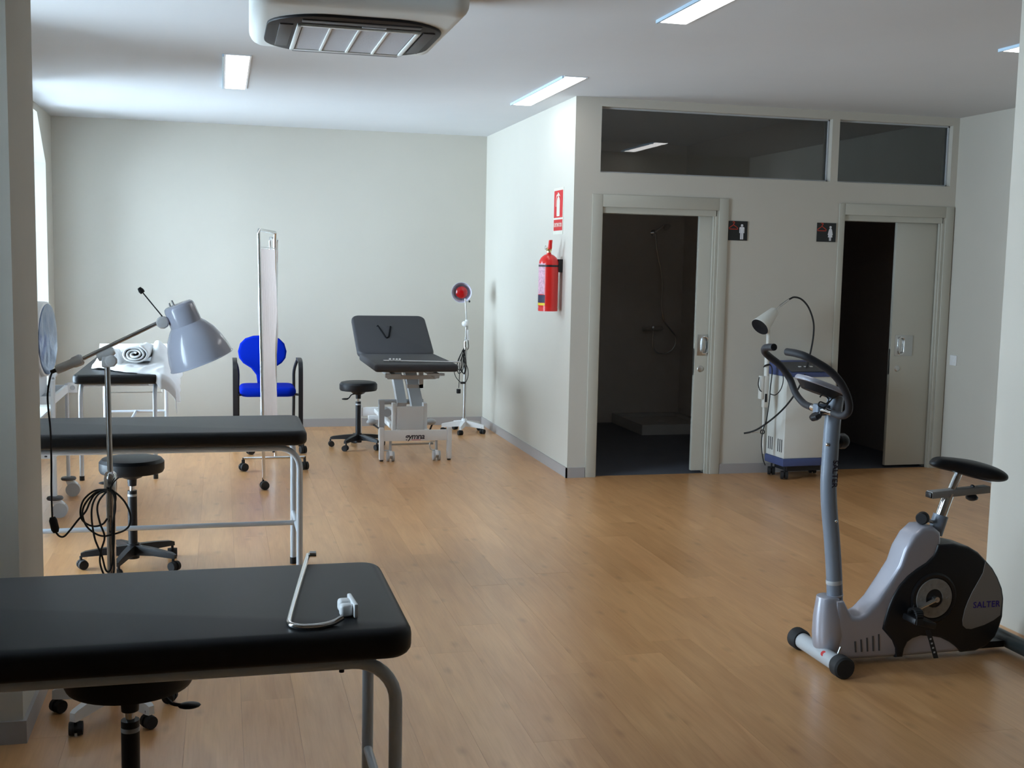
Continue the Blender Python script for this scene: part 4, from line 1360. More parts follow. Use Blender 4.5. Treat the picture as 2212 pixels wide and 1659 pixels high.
def panel(a, b, ztop, zlow0, zlow1, lean=(0, 0), seed=0, czt=1.69, czb=0.33, bow=0.0):
    la, lb_ = Vector((lean[0], 0, 0)), Vector((lean[1], 0, 0))
    at, bt = a + la + Vector((0, 0, ztop)), b + lb_ + Vector((0, 0, ztop))
    a0, b0 = a + Vector((0, 0, zlow0)), b + Vector((0, 0, zlow1))
    d = (b - a).normalized()
    n = Vector((-d.y, d.x, 0))
    MB().tube([a0, at - Vector((0, 0, 0.02)), at + d * 0.02 + Vector((0, 0, 0.004)), bt - d * 0.02 + Vector((0, 0, 0.004)), bt - Vector((0, 0, 0.02)), b0], 0.0115, n=10).build('panel_frame', 'chrome', t)
    MB().tube([a + la * 0.2 + Vector((0, 0, 0.30)), b + lb_ * 0.2 + Vector((0, 0, 0.30))], 0.006, n=8).build('lower_wire', 'chrome', t)
    MB().tube([a + la * 0.95 + Vector((0, 0, czt + 0.01)), b + lb_ * 0.95 + Vector((0, 0, czt + 0.01))], 0.006, n=8).build('upper_wire', 'chrome', t)
    # gathered curtain
    W = (b - a).length - 0.06
    nu, nv_ = 60, 10
    vs, fs = [], []
    for j in range(nv_ + 1):
        z = czb + (czt - czb) * j / nv_
        w = j / nv_
        for i in range(nu + 1):
            s = i / nu
            k = z / ztop
            base_ = a.lerp(b, (0.03 + s * W) / (W + 0.06)) + (la * (1 - s) + lb_ * s) * k
            amp = 0.012 + 0.008 * math.sin(j * 1.1 + seed)
            off = amp * math.sin(2 * PI * 9 * s + seed + 0.5 * math.sin(3 * s + w * 2)) + bow * math.sin(PI * s) * math.sin(PI * w)
            vs.append(base_ + n * off + Vector((0, 0, z)))
    for j in range(nv_):
        for i in range(nu):
            k = j * (nu + 1) + i
            fs.append((k, k + 1, k + nu + 2, k + nu + 1))
    top_n = len(vs)
    # give the cloth thickness
    vs2 = [q + n * 0.003 for q in vs]
    fs2 = [tuple(reversed([i + top_n for i in f])) for f in fs]
    rim = []
    for i in range(nu):
        rim.append((i, i + top_n, i + 1 + top_n, i + 1))
        k = nv_ * (nu + 1) + i
        rim.append((k, k + 1, k + 1 + top_n, k + top_n))
    for j in range(nv_):
        k = j * (nu + 1)
        rim.append((k, k + nu + 1, k + nu + 1 + top_n, k + top_n))
        k += nu
        rim.append((k, k + top_n, k + nu + 1 + top_n, k + nu + 1))
    MB().add(vs + vs2, fs + fs2 + rim).build('curtain', 'curtain', t, sharp=80)


panel(Q0, Q1, TOPZ, 0.075, 0.10, (-0.03, 0.0), 0.3)
panel(Q1, Q2, TOPZ - 0.02, 0.10, 0.10, (0, 0), 1.4, bow=0.02)
panel(Q2, Q3, TOPZ - 0.04, 0.10, 0.14, (0.02, 0.0), 2.2)


def screen_castor(x, y, ang, r=0.03):
    cm = MB()
    caster(cm, x, y, r, ang, r, 0.05)
    cm.build('castor', 'rubber', t)


screen_castor(Q0.x + 0.004, Q0.y, 0.2, 0.032)
for (q, x0, x1, y) in ((Q1, 0.165, 0.625, 8.90), (Q2, 0.235, 0.665, 9.665)):
    MB().tube([(x0, y, 0.10), (x1, y, 0.10)], 0.011, n=10).build('foot_bar', 'chrome', t)
    for x, a in ((x0, 0.5), (x1, 1.9)):
        MB().cyl((x, y, 0.05), (x, y, 0.105), 0.01, n=8).build('castor_stem', 'blackp', t)
        screen_castor(x, y, a, 0.033)

# ------------------------------------------------------------------ trolley with the wrapped drum
tx0, tx1, ty0, ty1 = -1.43, -1.0, 7.47, 8.13
t = thing('equipment_trolley', 'white tubular trolley on castors standing along the window wall', 'trolley', ((tx0 + tx1) / 2, (ty0 + ty1) / 2, 0))
TZ = 0.755
for (x, y) in ((tx0, ty0), (tx1, ty0), (tx0, ty1), (tx1, ty1)):
    near = y == ty0
    top = TZ + (0.09 if near else 0.01)
    if near:
        MB().tube([(x, y, 0.13), (x, y, top - 0.05), (x, y + 0.015, top), (x, y + 0.06, top + 0.035), (x, y + 0.13, top + 0.03)], 0.014, n=12, smooth=4).build('leg', 'white', t)
    else:
        MB().tube([(x, y, 0.13), (x, y, top)], 0.0125, n=12).build('leg', 'white', t)
    MB().lathe([(0, 0), (0.045, 0.0), (0.05, 0.008), (0.045, 0.018), (0.015, 0.022), (0, 0.022)], (x, y, 0.112), (0, 0, 1), 20).build('bumper', 'acgrey', t)
    hf = MB()
    fwd = -0.024
    hf.prism([(x - 0.02, 0.112), (x + 0.03, 0.112), (x + 0.058, 0.085), (x + 0.055, 0.045), (x + 0.024, 0.035), (x + 0.0, 0.06)], 'xz', y - 0.02, y + 0.02, 0.004, 2)
    hd3 = hf.build('castor_fork', 'whitep', t)
    MB().cyl((x + 0.028, y - 0.026, 0.046), (x + 0.028, y + 0.026, 0.046), 0.046, n=24).build('castor_wheel', 'metalgrey', hd3)
for z, th in ((TZ, 0.05), (0.40, 0.03)):
    MB().rbox(tx0 + 0.01, tx1 - 0.012, ty0 + 0.01, ty1 - 0.01, z - th, z - th + 0.012, 0.004, 2).build('shelf', 'tray', t)
    for (a0, a1, b0, b1) in ((tx0, tx0 + 0.02, ty0, ty1), (tx1 - 0.012, tx1 + 0.008, ty0, ty1), (tx0, tx1, ty0 - 0.01, ty0 + 0.01), (tx0, tx1, ty1 - 0.01, ty1 + 0.01)):
        MB().box(a0, a1, b0, b1, z - th, z).build('shelf_rim', 'white', t)

t = thing('wrapped_drum', 'round white drum wrapped in blue-grey plastic film on the trolley', 'therapy drum', (-1.2, 7.80, TZ - 0.038))
Dc = Vector((-1.065, 7.79, 1.085))
dn = Vector((1, -0.11, 0.0)).normalized()
RD = 0.24
MB().lathe([(RD * 0.9, -0.30), (RD, -0.29), (RD, -0.03), (RD * 0.985, -0.005), (RD * 0.93, 0.0), (RD * 0.93, -0.29), (RD * 0.9, -0.30)], Dc, dn, 48).build('drum_shell', 'whitep', t)
fm = MB().lathe([(RD * j / 14, 0.008 - 0.004 * j / 14) for j in range(0, 14)] + [(RD * 0.955, -0.006)], Dc, dn, 48)
fm.v = [q + dn * (0.004 * noise.noise(q * 14)) for q in fm.v]
fm.build('plastic_film', 'film', t)
MB().rbox(-1.34, -1.10, 7.62, 7.98, TZ - 0.037, TZ + 0.17, 0.02, 3).build('drum_cradle', 'whitep', t)
MB().tube([(-1.08, 7.90, TZ - 0.02), (-1.075, 7.96, TZ + 0.08), (-1.075, 8.02, TZ + 0.11), (-1.075, 8.08, TZ + 0.08), (-1.08, 8.10, TZ - 0.025)], 0.012, n=10, smooth=5).build('carry_handle', 'whitep', t)

t = MB()
t.ball((-1.12, 7.66, 0.485), 0.10, 0.12, 0.102, 24, 16)
t.v = [q + Vector((noise.noise(q * 9), noise.noise(q * 9 + Vector((5, 0, 0))), noise.noise(q * 9 + Vector((0, 9, 0))))) * 0.022 for q in t.v]
zmin = min(q.z for q in t.v)
t.v = [Vector((q.x, q.y, max(q.z - zmin, 0.004) + 0.382)) for q in t.v]
o = t.build('plastic_bag', 'bluebag', None, sharp=80, off=(0, 0, 0))
tag(o, 'crumpled blue plastic bag on the lower trolley shelf', 'plastic bag')

# ------------------------------------------------------------------ linen on the third bed
bx0, bx1, by0, by1 = -0.722 - BW / 2, -0.722 + BW / 2, 8.655, 8.655 + BL
RCX, RCY0, RCY1, RZ = -0.625, 8.98, 9.33, BT3 + 0.052      # where the rolled towel rests


def heap(x, y):
    """height of the crumpled sheet above the mattress"""
    p = Vector((x * 7.5, y * 7.5, 0.3))
    f1 = noise.noise(p)
    f2 = 1 - abs(noise.noise(Vector((x * 6 + y * 2.5, y * 5 - x * 3, 4.1)))) * 2.2
    f3 = noise.noise(Vector((x * 19, y * 17, 1.7)))
    core = math.exp(-((x + 0.60) / 0.24) ** 2 - ((y - 9.25) / 0.26) ** 2)
    z = 0.014 + core * (0.085 + 0.045 * f1 + 0.04 * max(0, f2)) + 0.012 * f3 * (0.4 + core) + 0.012 * max(0, f2)
    # shoulders of cloth either side of the roll
    z += 0.10 * math.exp(-((x + 0.83) / 0.09) ** 2 - ((y - 9.18) / 0.15) ** 2)
    z += 0.11 * math.exp(-((x + 0.44) / 0.08) ** 2 - ((y - 9.22) / 0.17) ** 2)
    inside = max(0, 1 - max(abs(x - RCX) / 0.13, abs(y - 9.155) / 0.23))
    if inside > 0:
        k = min(1, inside * 5)
        z = z * (1 - k) + min(z, RZ - BT3 - 0.012) * k
    return max(0.006, z)


t = MB()
nu, nv_, nw = 52, 60, 20
vs, fs = [], []
cols = nu + nw + 1
NF = 6
for j in range(-NF, nv_ + 1):
    v = max(0, j / nv_)
    hang = max(0, -j / NF)                # rows that fall over the front edge
    for i in range(cols):
        u = min(1, i / nu)
        w = max(0, (i - nu) / nw)
        x = -0.945 + u * (bx1 + 0.004 + 0.945)
        yf = max(by0 - 0.006, 9.14 - 0.52 * (u ** 0.75) + 0.03 * math.sin(u * 9))
        yb = 9.62 + 0.05 * math.sin(u * 7)
        y = yf + (yb - yf) * v
        z = BT3 + heap(x, y) * min(1, 0.25 + 6 * min(v, 1 - v, 0.125)) * min(1, 0.4 + u * 5)
        if w > 0:
            D = 0.13 * math.exp(-((v - 0.10) / 0.30) ** 2) + 0.07 + 0.025 * math.sin(v * 15 + 0.8)
            fold = noise.noise(Vector((v * 9, w * 1.5, 3.3)))
            x = bx1 + 0.016 + 0.085 * math.sin(min(1, w * 1.4) * PI / 2) + 0.035 * fold * w + 0.018 * math.sin(v * 34) * w
            y = y + 0.04 * noise.noise(Vector((v * 5, w * 3, 8))) * w
            z = BT3 + 0.012 + (z - BT3 - 0.012) * max(0, 1 - w * 5) - D * w
        if hang > 0:
            k = min(1, max(0, (u - 0.66) / 0.2))
            y -= 0.016 * min(1, hang * 3) * k + 0.004 * hang
            z -= (0.085 * k + 0.003) * hang * (1 + 0.25 * math.sin(u * 40))
        vs.append(Vector((x, y, z)))
for j in range(nv_ + NF):
    for i in range(cols - 1):
        k = j * cols + i
        fs.append((k, k + 1, k + cols + 1, k + cols))
t.add(vs, fs)
o = t.build('bed_sheet', 'towel', None, sharp=80)
md = o.modifiers.new('thickness', 'SOLIDIFY'); md.thickness = 0.004; md.offset = 1
md = o.modifiers.new('smooth', 'SUBSURF'); md.levels = 1; md.render_levels = 1
tag(o, 'crumpled white sheet heaped on the bed and hanging off its edge', 'sheet')
# rolled towel: a spiral seen from its end
t = MB()
NS = 90
prof = []
for k in range(NS):
    a = k / (NS - 1)
    th = a * 2 * PI * 3.1 + 0.6
    r = 0.010 + 0.074 * a
    prof.append((r * 1.2 * math.cos(th), r * 0.78 * math.sin(th)))
zlow = min(q[1] for q in prof)
vs, fs = [], []
NL = 12
for j in range(NL + 1):
    w = j / NL
    for k, (a, b) in enumerate(prof):
        wob = noise.noise(Vector((a * 18, b * 18, w * 2.5))) * 0.006
        sk = 0.02 * math.sin(k * 0.21) * (1 if j == 0 else 0.3)
        vs.append(Vector((RCX + a + wob + 0.03 * w, RCY0 + w * (RCY1 - RCY0) + sk, RZ - zlow + 0.014 + b + wob)))
for j in range(NL):
    for k in range(NS - 1):
        q = j * NS + k
        fs.append((q, q + 1, q + NS + 1, q + NS))
t.add(vs, fs)
o = t.build('rolled_towel', 'towel', None, sharp=80)
md = o.modifiers.new('thickness', 'SOLIDIFY'); md.thickness = 0.014; md.offset = 0
tag(o, 'loosely rolled white towel with spiral end on top of the sheet', 'towel')
# paper roll at the head end with its wire holder under the bed
t = thing('paper_roll', 'white couch paper roll lying across the head of the bed', 'paper roll', (-0.722, by1 - 0.12, BT3))
MB().lathe([(0.02, -0.282), (0.05, -0.282), (0.05, 0.282), (0.02, 0.282), (0.02, -0.282)], (-0.722, by1 - 0.12, BT3 + 0.051), (1, 0, 0), 28).build('roll', 'paper', t)
t = thing('paper_roll_holder', 'thin wire paper roll holder hanging under the bed head end', 'roll holder', (-0.7, by1 - 0.1, 0.44))
MB().tube([(-0.955, by1 - 0.06, BT3 - 0.105), (-0.955, by1 - 0.06, 0.44), (-0.50, by1 - 0.06, 0.44), (-0.50, by1 - 0.06, BT3 - 0.105)], 0.004, n=8).build('wire', 'steel', t)

# ------------------------------------------------------------------ therapy unit on wheels between the doors
MR = math.radians(2.5)
mc = Vector((4.20, 7.955, 0))            # front left corner
ex_ = Vector((math.cos(MR), math.sin(MR), 0))
ey_ = Vector((-math.sin(MR), math.cos(MR), 0))
MWd, MDp = 0.43, 0.275
MM = Matrix(((ex_.x, ey_.x, 0, mc.x), (ex_.y, ey_.y, 0, mc.y), (0, 0, 1, 0), (0, 0, 0, 1)))
t = thing('therapy_unit', 'white and blue wheeled therapy unit with cone applicator between the doors', 'therapy unit', mc + ex_ * MWd / 2 + ey_ * MDp / 2)


def MU(mb, name, mt, par=None, **k):
    return mb.xform(MM).build(name, mt, par or t, **k)


MU(MB().rbox(0, MWd, 0, MDp, 0.165, 0.80, 0.006, 2), 'cabinet', 'offwhite')
MU(MB().rbox(-0.008, MWd + 0.008, -0.008, MDp + 0.003, 0.105, 0.165, 0.006, 2), 'base_skirt', 'navy')
# sloping control desk
MU(MB().prism([(-0.008, 0.80), (-0.008, 0.825), (MDp, 0.905), (MDp, 0.80)], 'yz', -0.006, MWd + 0.006, 0.004, 2), 'control_desk', 'navy')
sl = math.atan2(0.08, MDp)
desk = MB().box(0.05, MWd - 0.04, 0.03, MDp - 0.04, 0.0, 0.004)
RXd = Matrix.Translation((0, -0.008, 0.8275)) @ Matrix.Rotation(sl, 4, 'X')
cp = MU(desk.xform(RXd), 'control_panel', 'acgrey')
for k in range(3):
    b_ = MB().rbox(0.16 + k * 0.05, 0.185 + k * 0.05, 0.12, 0.135, 0.003, 0.008, 0.001, 1).xform(RXd)
    MU(b_, 'button', 'whitep', cp)
# ventilation slots on the left side and front
for k in range(3):
    MU(MB().box(-0.0012, 0.001, 0.03 + k * 0.028, 0.042 + k * 0.028, 0.21, 0.31), 'vent_slot', 'acgrey')
for k in range(3):
    MU(MB().box(-0.0012, 0.001, 0.175 + k * 0.028, 0.187 + k * 0.028, 0.21, 0.31), 'vent_slot', 'acgrey')
for (x, y) in ((0.03, 0.03), (MWd - 0.03, 0.03), (0.03, MDp - 0.045), (MWd - 0.03, MDp - 0.045)):
    p = MM @ Vector((x, y, 0))
    cm = MB()
    caster(cm, p.x, p.y, 0.034, 1.2, 0.034, 0.055)
    cm.build('castor', 'rubber', t)
MU(MB().box(0.06, MWd - 0.08, 0.04, MDp - 0.04, 0.06, 0.106), 'transformer', 'blackp')


def U(u, v, y=8.12):
    return px(u, v, 1, y)


# jointed arm on the left flank, cone applicator, cables
AYY = 8.06
la, lb2 = U(1652, 985, AYY), U(1652, 850, AYY)
MB().rbox(lb2.x - 0.016, lb2.x + 0.022, AYY - 0.02, AYY + 0.02, U(1652, 880, AYY).z, U(1652, 812, AYY).z, 0.005, 2).build('arm_socket', 'offwhite', t)
MB().rbox(lb2.x - 0.008, lb2.x + 0.010, AYY - 0.024, AYY - 0.019, U(1652, 868, AYY).z, U(1652, 850, AYY).z, 0.002, 1).build('socket_slot', 'blackp', t)
a, b = U(1653, 880, AYY), U(1651, 905, AYY)
MB().tube([U(1653, 845, AYY), U(1655, 790, AYY), U(1659, 735, AYY), U(1660, 700, AYY)], 0.014, n=12).build('upper_arm', 'offwhite', t)
MB().tube([U(1655, 820, AYY), U(1657, 770, AYY)], 0.019, n=12).build('arm_sleeve', 'offwhite', t)
MB().tube([U(1648, 980, AYY), U(1650, 880, AYY)], 0.010, n=10).build('lower_arm', 'offwhite', t)
MB().rbox(U(1641, 850, AYY).x, U(1648, 850, AYY).x, AYY - 0.02, AYY + 0.03, U(1641, 862, AYY).z, U(1641, 812, AYY).z, 0.004, 2).build('applicator_holder', 'offwhite', t)
tip, mouth = U(1673, 672, AYY), U(1634, 705, AYY)
axc = (mouth - tip)
axc.y = -0.06
hl = axc.length
MB().lathe([(0, 0), (0.034, 0), (0.036, 0.004), (0.074, hl), (0.072, hl + 0.002)], tip, axc, 32).build('cone_applicator', 'offwhite', t)
MB().lathe([(0.0725, hl + 0.002), (0.05, hl - 0.004), (0, hl - 0.008)], tip, axc, 32).build('cone_mouth', 'acdark', t)
MB().tube([tip, U(1686, 660, AYY)], 0.0045, n=8).build('plug_pin', 'steel', t)
MB().tube([U(1685, 661, AYY), U(1704, 647, AYY)], 0.0085, n=10).build('plug_sleeve', 'steel', t)
arc = [U(u, v, AYY) for u, v in ((1704, 647), (1716, 642), (1732, 647), (1747, 665), (1757, 695), (1757, 725), (1751, 760), (1742, 795))] + \
      [px(u, v, 1, 7.90) for u, v in ((1735, 818), (1718, 850), (1695, 880), (1668, 905))] + [U(1640, 925, 8.0), U(1622, 933, 8.05), U(1607, 936, 8.08)]
MB().tube(arc, 0.0068, n=9, smooth=6).build('cable', 'rubber', t)
MB().tube([U(1622, 934, 8.05), U(1648, 933, AYY)], 0.006, n=8).build('cable_peg', 'offwhite', t)
MB().tube([px(u, v, 1, 7.93) for u, v in ((1651, 790), (1662, 787), (1668, 800), (1664, 840), (1662, 865), (1656, 905), (1648, 930), (1645, 960), (1648, 990), (1653, 1005))], 0.0042, n=7, smooth=5).build('cable', 'rubber', t)
MB().tube([px(u, v, 1, 7.93) for u, v in ((1690, 800), (1692, 822), (1686, 842), (1675, 853), (1663, 851))], 0.0036, n=7, smooth=5).build('cable', 'rubber', t)
MB().tube([U(1649, 793, AYY - 0.02), U(1655, 790, AYY - 0.025), U(1664, 788, AYY - 0.02)], 0.004, n=7).build('cable_tie', 'rubber', t)
MB().tube([U(1640, 815, AYY - 0.01), U(1638, 830, AYY - 0.02), U(1641, 842, AYY - 0.02), U(1645, 846, AYY - 0.02)], 0.004, n=7, smooth=4).build('cable', 'rubber', t)
MB().lathe([(0.014, -0.004), (0.019, -0.004), (0.019, 0.004), (0.014, 0.004), (0.014, -0.004)], U(1647, 933, AYY - 0.03), (0, 1, 0), 16).build('cable_ring', 'rubber', t)

# ------------------------------------------------------------------ exercise bike
BY = 4.15
t = thing('exercise_bike', 'silver and black stationary exercise bike parked against a pale wall pier', 'exercise bike', (2.8, BY, 0))
sil = [(2.43, 0.055), (2.43, 0.276), (2.468, 0.274), (2.486, 0.24), (2.508, 0.207), (2.54, 0.205), (2.565, 0.217), (2.615, 0.265), (2.67, 0.345), (2.714, 0.412),
       (2.735, 0.477), (2.77, 0.535), (2.812, 0.570), (2.86, 0.572), (2.897, 0.545), (2.902, 0.48), (2.90, 0.36), (2.95, 0.20), (3.03, 0.05), (3.03, 0.026), (2.74, 0.024), (2.52, 0.026), (2.45, 0.03)]
MB().prism(sil, 'xz', BY - 0.06, BY + 0.06, 0.03, 5).build('shell', 'silver', t, sharp=50)
bo = MB()
vs, fs = [], []
NB = 28
rows = [(0.045, 2.430, 0.050, 0.045), (0.075, 2.428, 0.058, 0.062), (0.13, 2.430, 0.066, 0.066), (0.20, 2.428, 0.063, 0.062), (0.26, 2.422, 0.050, 0.052), (0.283, 2.420, 0.045, 0.047), (0.287, 2.420, 0.038, 0.040)]
for (z, cx, rx, ry) in rows:
    for i in range(NB):
        a = 2 * PI * i / NB
        vs.append((cx + rx * math.cos(a), BY + ry * math.sin(a), z))
for j in range(len(rows) - 1):
    fs += [(j * NB + i, j * NB + (i + 1) % NB, (j + 1) * NB + (i + 1) % NB, (j + 1) * NB + i) for i in range(NB)]
fs += [list(range(NB - 1, -1, -1)), [(len(rows) - 1) * NB + i for i in range(NB)]]
bo.add(vs, fs).build('front_boot', 'silver', t, sharp=50)
blk = [(2.878, 0.497), (2.958, 0.498), (3.028, 0.482), (3.075, 0.456), (3.113, 0.421), (3.150, 0.385), (3.178, 0.344), (3.203, 0.295), (3.214, 0.25), (3.214, 0.171), (3.20, 0.12), (3.184, 0.084), (3.14, 0.045), (3.09, 0.028), (3.022, 0.026),
       (2.99, 0.055), (2.962, 0.074), (2.92, 0.095), (2.88, 0.103), (2.823, 0.110), (2.785, 0.10), (2.763, 0.086), (2.750, 0.06), (2.744, 0.024), (2.71, 0.024), (2.706, 0.065), (2.69, 0.098), (2.665, 0.125), (2.641, 0.15), (2.648, 0.19), (2.660, 0.235),
       (2.68, 0.285), (2.709, 0.333), (2.745, 0.37), (2.788, 0.40), (2.83, 0.423), (2.862, 0.452), (2.872, 0.475)]
cov = MB().prism(blk, 'xz', BY - 0.07, BY + 0.07, 0.014, 3).build('flywheel_cover', 'bikeblack', t, sharp=50)
rear = [(3.106, 0.416), (3.098, 0.369), (3.076, 0.33), (3.052, 0.289), (3.034, 0.25), (3.021, 0.214), (3.013, 0.17), (3.017, 0.145), (3.034, 0.131), (3.058, 0.128), (3.12, 0.142), (3.165, 0.16), (3.196, 0.18), (3.200, 0.25), (3.190, 0.292), (3.166, 0.342), (3.14, 0.38)]
for s in (-1, 1):
    y0, y1 = (BY - 0.0725, BY - 0.066) if s < 0 else (BY + 0.066, BY + 0.0725)
    MB().prism(rear, 'xz', y0, y1, 0.001, 1).build('rear_panel', 'silverd', cov)
    a, b = (BY - 0.0735, BY - 0.072) if s < 0 else (BY + 0.072, BY + 0.0735)
# crank disc and hub, near and far
C = Vector((2.868, BY, 0.272))
for s in (-1, 1):
    yb = BY + s * 0.068
    MB().lathe([(0.105, 0.0), (0.108, 0.004), (0.10, 0.010), (0.088, 0.008)], (C.x, yb, C.z), (0, s, 0), 40).build('rim_ring', 'bikeblack', cov)
    MB().lathe([(0.038, 0.0), (0.040, 0.010), (0.083, 0.010), (0.086, 0.002), (0.086, 0.0)], (C.x, yb, C.z), (0, s, 0), 40).build('dial_ring', 'dial', cov)
    MB().lathe([(0.04, 0.006), (0.034, 0.007), (0, 0.008)], (C.x, yb, C.z), (0, s, 0), 28).build('hub_cap', 'bikeblack', cov)
    for k in range(10):
        a = 2 * PI * k / 10
        MB().lathe([(0, 0.0115), (0.005, 0.0112), (0.0055, 0.009)], (C.x + 0.062 * math.cos(a), yb, C.z + 0.062 * math.sin(a)), (0, s, 0), 8).build('dial_stud', 'silverd', cov)
# crank arms and pedals
for s in (-1, 1):
    d = Vector((-0.915, 0, -0.40)) if s < 0 else Vector((0.915, 0, 0.40))
    c0 = C + Vector((0, s * 0.09, 0))
    e0 = c0 + d * 0.115
    MB().cyl(C + Vector((0, s * 0.06, 0)), c0 + Vector((0, s * 0.008, 0)), 0.012, n=14).build('crank_axle', 'steel', t)
    MB().tube([c0, c0 + d * 0.06, e0], lambda q: 0.0095 - 0.002 * q, n=8).build('crank_arm', 'chrome', t)
    pc = e0 + Vector((-0.006 if s < 0 else 0, s * 0.055, -0.022))
    rot = Matrix.Rotation(math.radians(14), 3, 'Y')
    pd = MB().rbox(pc.x - 0.052, pc.x + 0.052, pc.y - 0.045, pc.y + 0.045, pc.z - 0.013, pc.z + 0.013, 0.006, 2, rot).build('pedal', 'blackp', t)
    MB().cyl(e0, (e0.x, pc.y, e0.z), 0.006, n=8).build('pedal_spindle', 'steel', pd)
    st_ = MB()
    path = [(pc.x - 0.03, pc.y - 0.046, pc.z), (pc.x - 0.03, pc.y - 0.045, pc.z + 0.035), (pc.x - 0.015, pc.y, pc.z + 0.05), (pc.x - 0.01, pc.y + 0.046, pc.z + 0.03), (pc.x, pc.y + 0.047, pc.z)]
    for q0, q1 in zip(catmull(path, 4)[:-1], catmull(path, 4)[1:]):
        st_.box(min(q0.x, q1.x) - 0.014, max(q0.x, q1.x) + 0.014, min(q0.y, q1.y) - 0.0015, max(q0.y, q1.y) + 0.0015, min(q0.z, q1.z) - 0.0015, max(q0.z, q1.z) + 0.0015)
    st_.build('toe_strap', 'rubber', pd)
    if s < 0:
        h = [px(u, v, 1, pc.y - 0.05) for u, v in ((2005, 1362), (2012, 1385), (2016, 1400), (2022, 1422))]
        hang = MB()
        for q0, q1 in zip(h[:-1], h[1:]):
            vs = [q0 + Vector((-0.011, 0, 0)), q0 + Vector((0.011, 0, 0)), q1 + Vector((0.011, 0, 0)), q1 + Vector((-0.011, 0, 0))]
            vs += [q + Vector((0, 0.002, 0)) for q in vs]
            hang.add(vs, [(0, 1, 2, 3), (7, 6, 5, 4), (0, 4, 5, 1), (1, 5, 6, 2), (2, 6, 7, 3), (3, 7, 4, 0)])
        hs_ = hang.build('hanging_strap', 'rubber', pd)
        for k in range(4):
            q = h[0].lerp(h[-1], 0.30 + k * 0.16)
            MB().box(q.x - 0.004, q.x + 0.004, q.y - 0.001, q.y, q.z - 0.004, q.z + 0.003).build('strap_hole', 'metalgrey', pd)
# vents on the shell
for k in range(5):
    x0 = 2.522 + k * 0.027
    MB().add([(x0, BY - 0.0612, 0.058), (x0 + 0.007, BY - 0.0612, 0.058), (x0 + 0.001, BY - 0.0612, 0.105 + k * 0.006), (x0 - 0.006, BY - 0.0612, 0.105 + k * 0.006),
              (x0, BY - 0.0590, 0.058), (x0 + 0.007, BY - 0.0590, 0.058), (x0 + 0.001, BY - 0.0590, 0.105 + k * 0.006), (x0 - 0.006, BY - 0.0590, 0.105 + k * 0.006)],
             [(0, 1, 2, 3), (7, 6, 5, 4), (0, 4, 5, 1), (1, 5, 6, 2), (2, 6, 7, 3), (3, 7, 4, 0)]).build('vent_slot', 'acgrey', t)
# bottom rail, stabilisers
MB().box(2.40, 3.26, BY - 0.025, BY + 0.025, 0.022, 0.05).build('bottom_rail', 'bikeblack', t)
for (x, mt, y0, y1) in ((2.398, 'metalgrey', 3.965, 4.345), (3.292, 'bikedark', 3.93, 4.37)):
    MB().cyl((x, y0 + 0.03, 0.045), (x, y1 - 0.03, 0.045), 0.034, n=24).build('stabiliser_tube', mt, t)
    for (a, b) in ((y0 - 0.015, y0 + 0.045), (y1 - 0.045, y1 + 0.015)):
        MB().lathe([(0, 0), (0.038, 0), (0.045, 0.008), (0.045, 0.05), (0.040, 0.06), (0.034, 0.06)] if a < BY else [(0.034, 0), (0.040, 0.0), (0.045, 0.01), (0.045, 0.052), (0.038, 0.06), (0, 0.06)], (x, a, 0.045), (0, 1, 0), 24).build('stabiliser_cap', 'rubber', t)
MB().lathe([(0, 0.0355), (0.012, 0.0352), (0.012, 0.033)], (2.398, 4.09, 0.045), (-0.75, -0.25, 0.62), 14).build('round_sticker', 'redlabel', t)
for y in (4.05, 4.24):
    MB().cyl((2.42, y, 0.07), (2.432, y, 0.10), 0.005, n=8).build('bolt', 'steel', t)
# front post
post = [(2.455, BY, 0.25), (2.441, BY, 0.40), (2.422, BY, 0.55), (2.407, BY, 0.65), (2.398, BY, 0.75), (2.398, BY, 0.83), (2.402, BY, 1.0), (2.412, BY, 1.115)]
po = MB().tube(post, 0.0325, n=24, smooth=4).build('front_post', 'bikegrey', t)
MB().lathe([(0.0328, 0), (0.0332, 0.001), (0.0332, 0.017), (0.0328, 0.018)], (2.4465, BY, 0.335), (-0.11, 0, 1), 24).build('post_label', 'metalgrey', po)
MB().lathe([(0.0325, 0), (0.0345, 0.001), (0.0345, 0.006), (0.0325, 0.007)], (2.452, BY, 0.284), (-0.11, 0, 1), 24).build('post_collar', 'silver', po)
MB().ball((2.372, BY - 0.022, 0.92), 0.008, 0.008, 0.008, 10, 8).build('post_bolt', 'chrome', po)
MB().ball((2.422, BY - 0.033, 0.605), 0.006, 0.004, 0.006, 10, 8).build('post_bolt', 'chrome', po)
text_mesh('SALTER', 0.034, 'lettering', 'ink', po, basis((2.405, BY - 0.0335, 0.80), (0, 0, -1), (1, 0, 0)), 0.0006, bold=0.0005)
pl_ = px(2131, 1306, 1, BY - 0.0725)
text_mesh('SALTER', 0.037, 'lettering', 'inkpurple', cov, basis((pl_.x, BY - 0.0731, pl_.z), (1, 0, 0.0), (0, 0, 1)), 0.0004, spacing=1.08, bold=0.0005)
# resistance knob behind the post
MB().lathe([(0.01, 0), (0.012, 0.015), (0.03, 0.018), (0.032, 0.03), (0.032, 0.045), (0.026, 0.055), (0, 0.056)], (2.428, BY + 0.02, 0.925), (1, 0.15, 0), 18).build('resistance_knob', 'blackp', t)
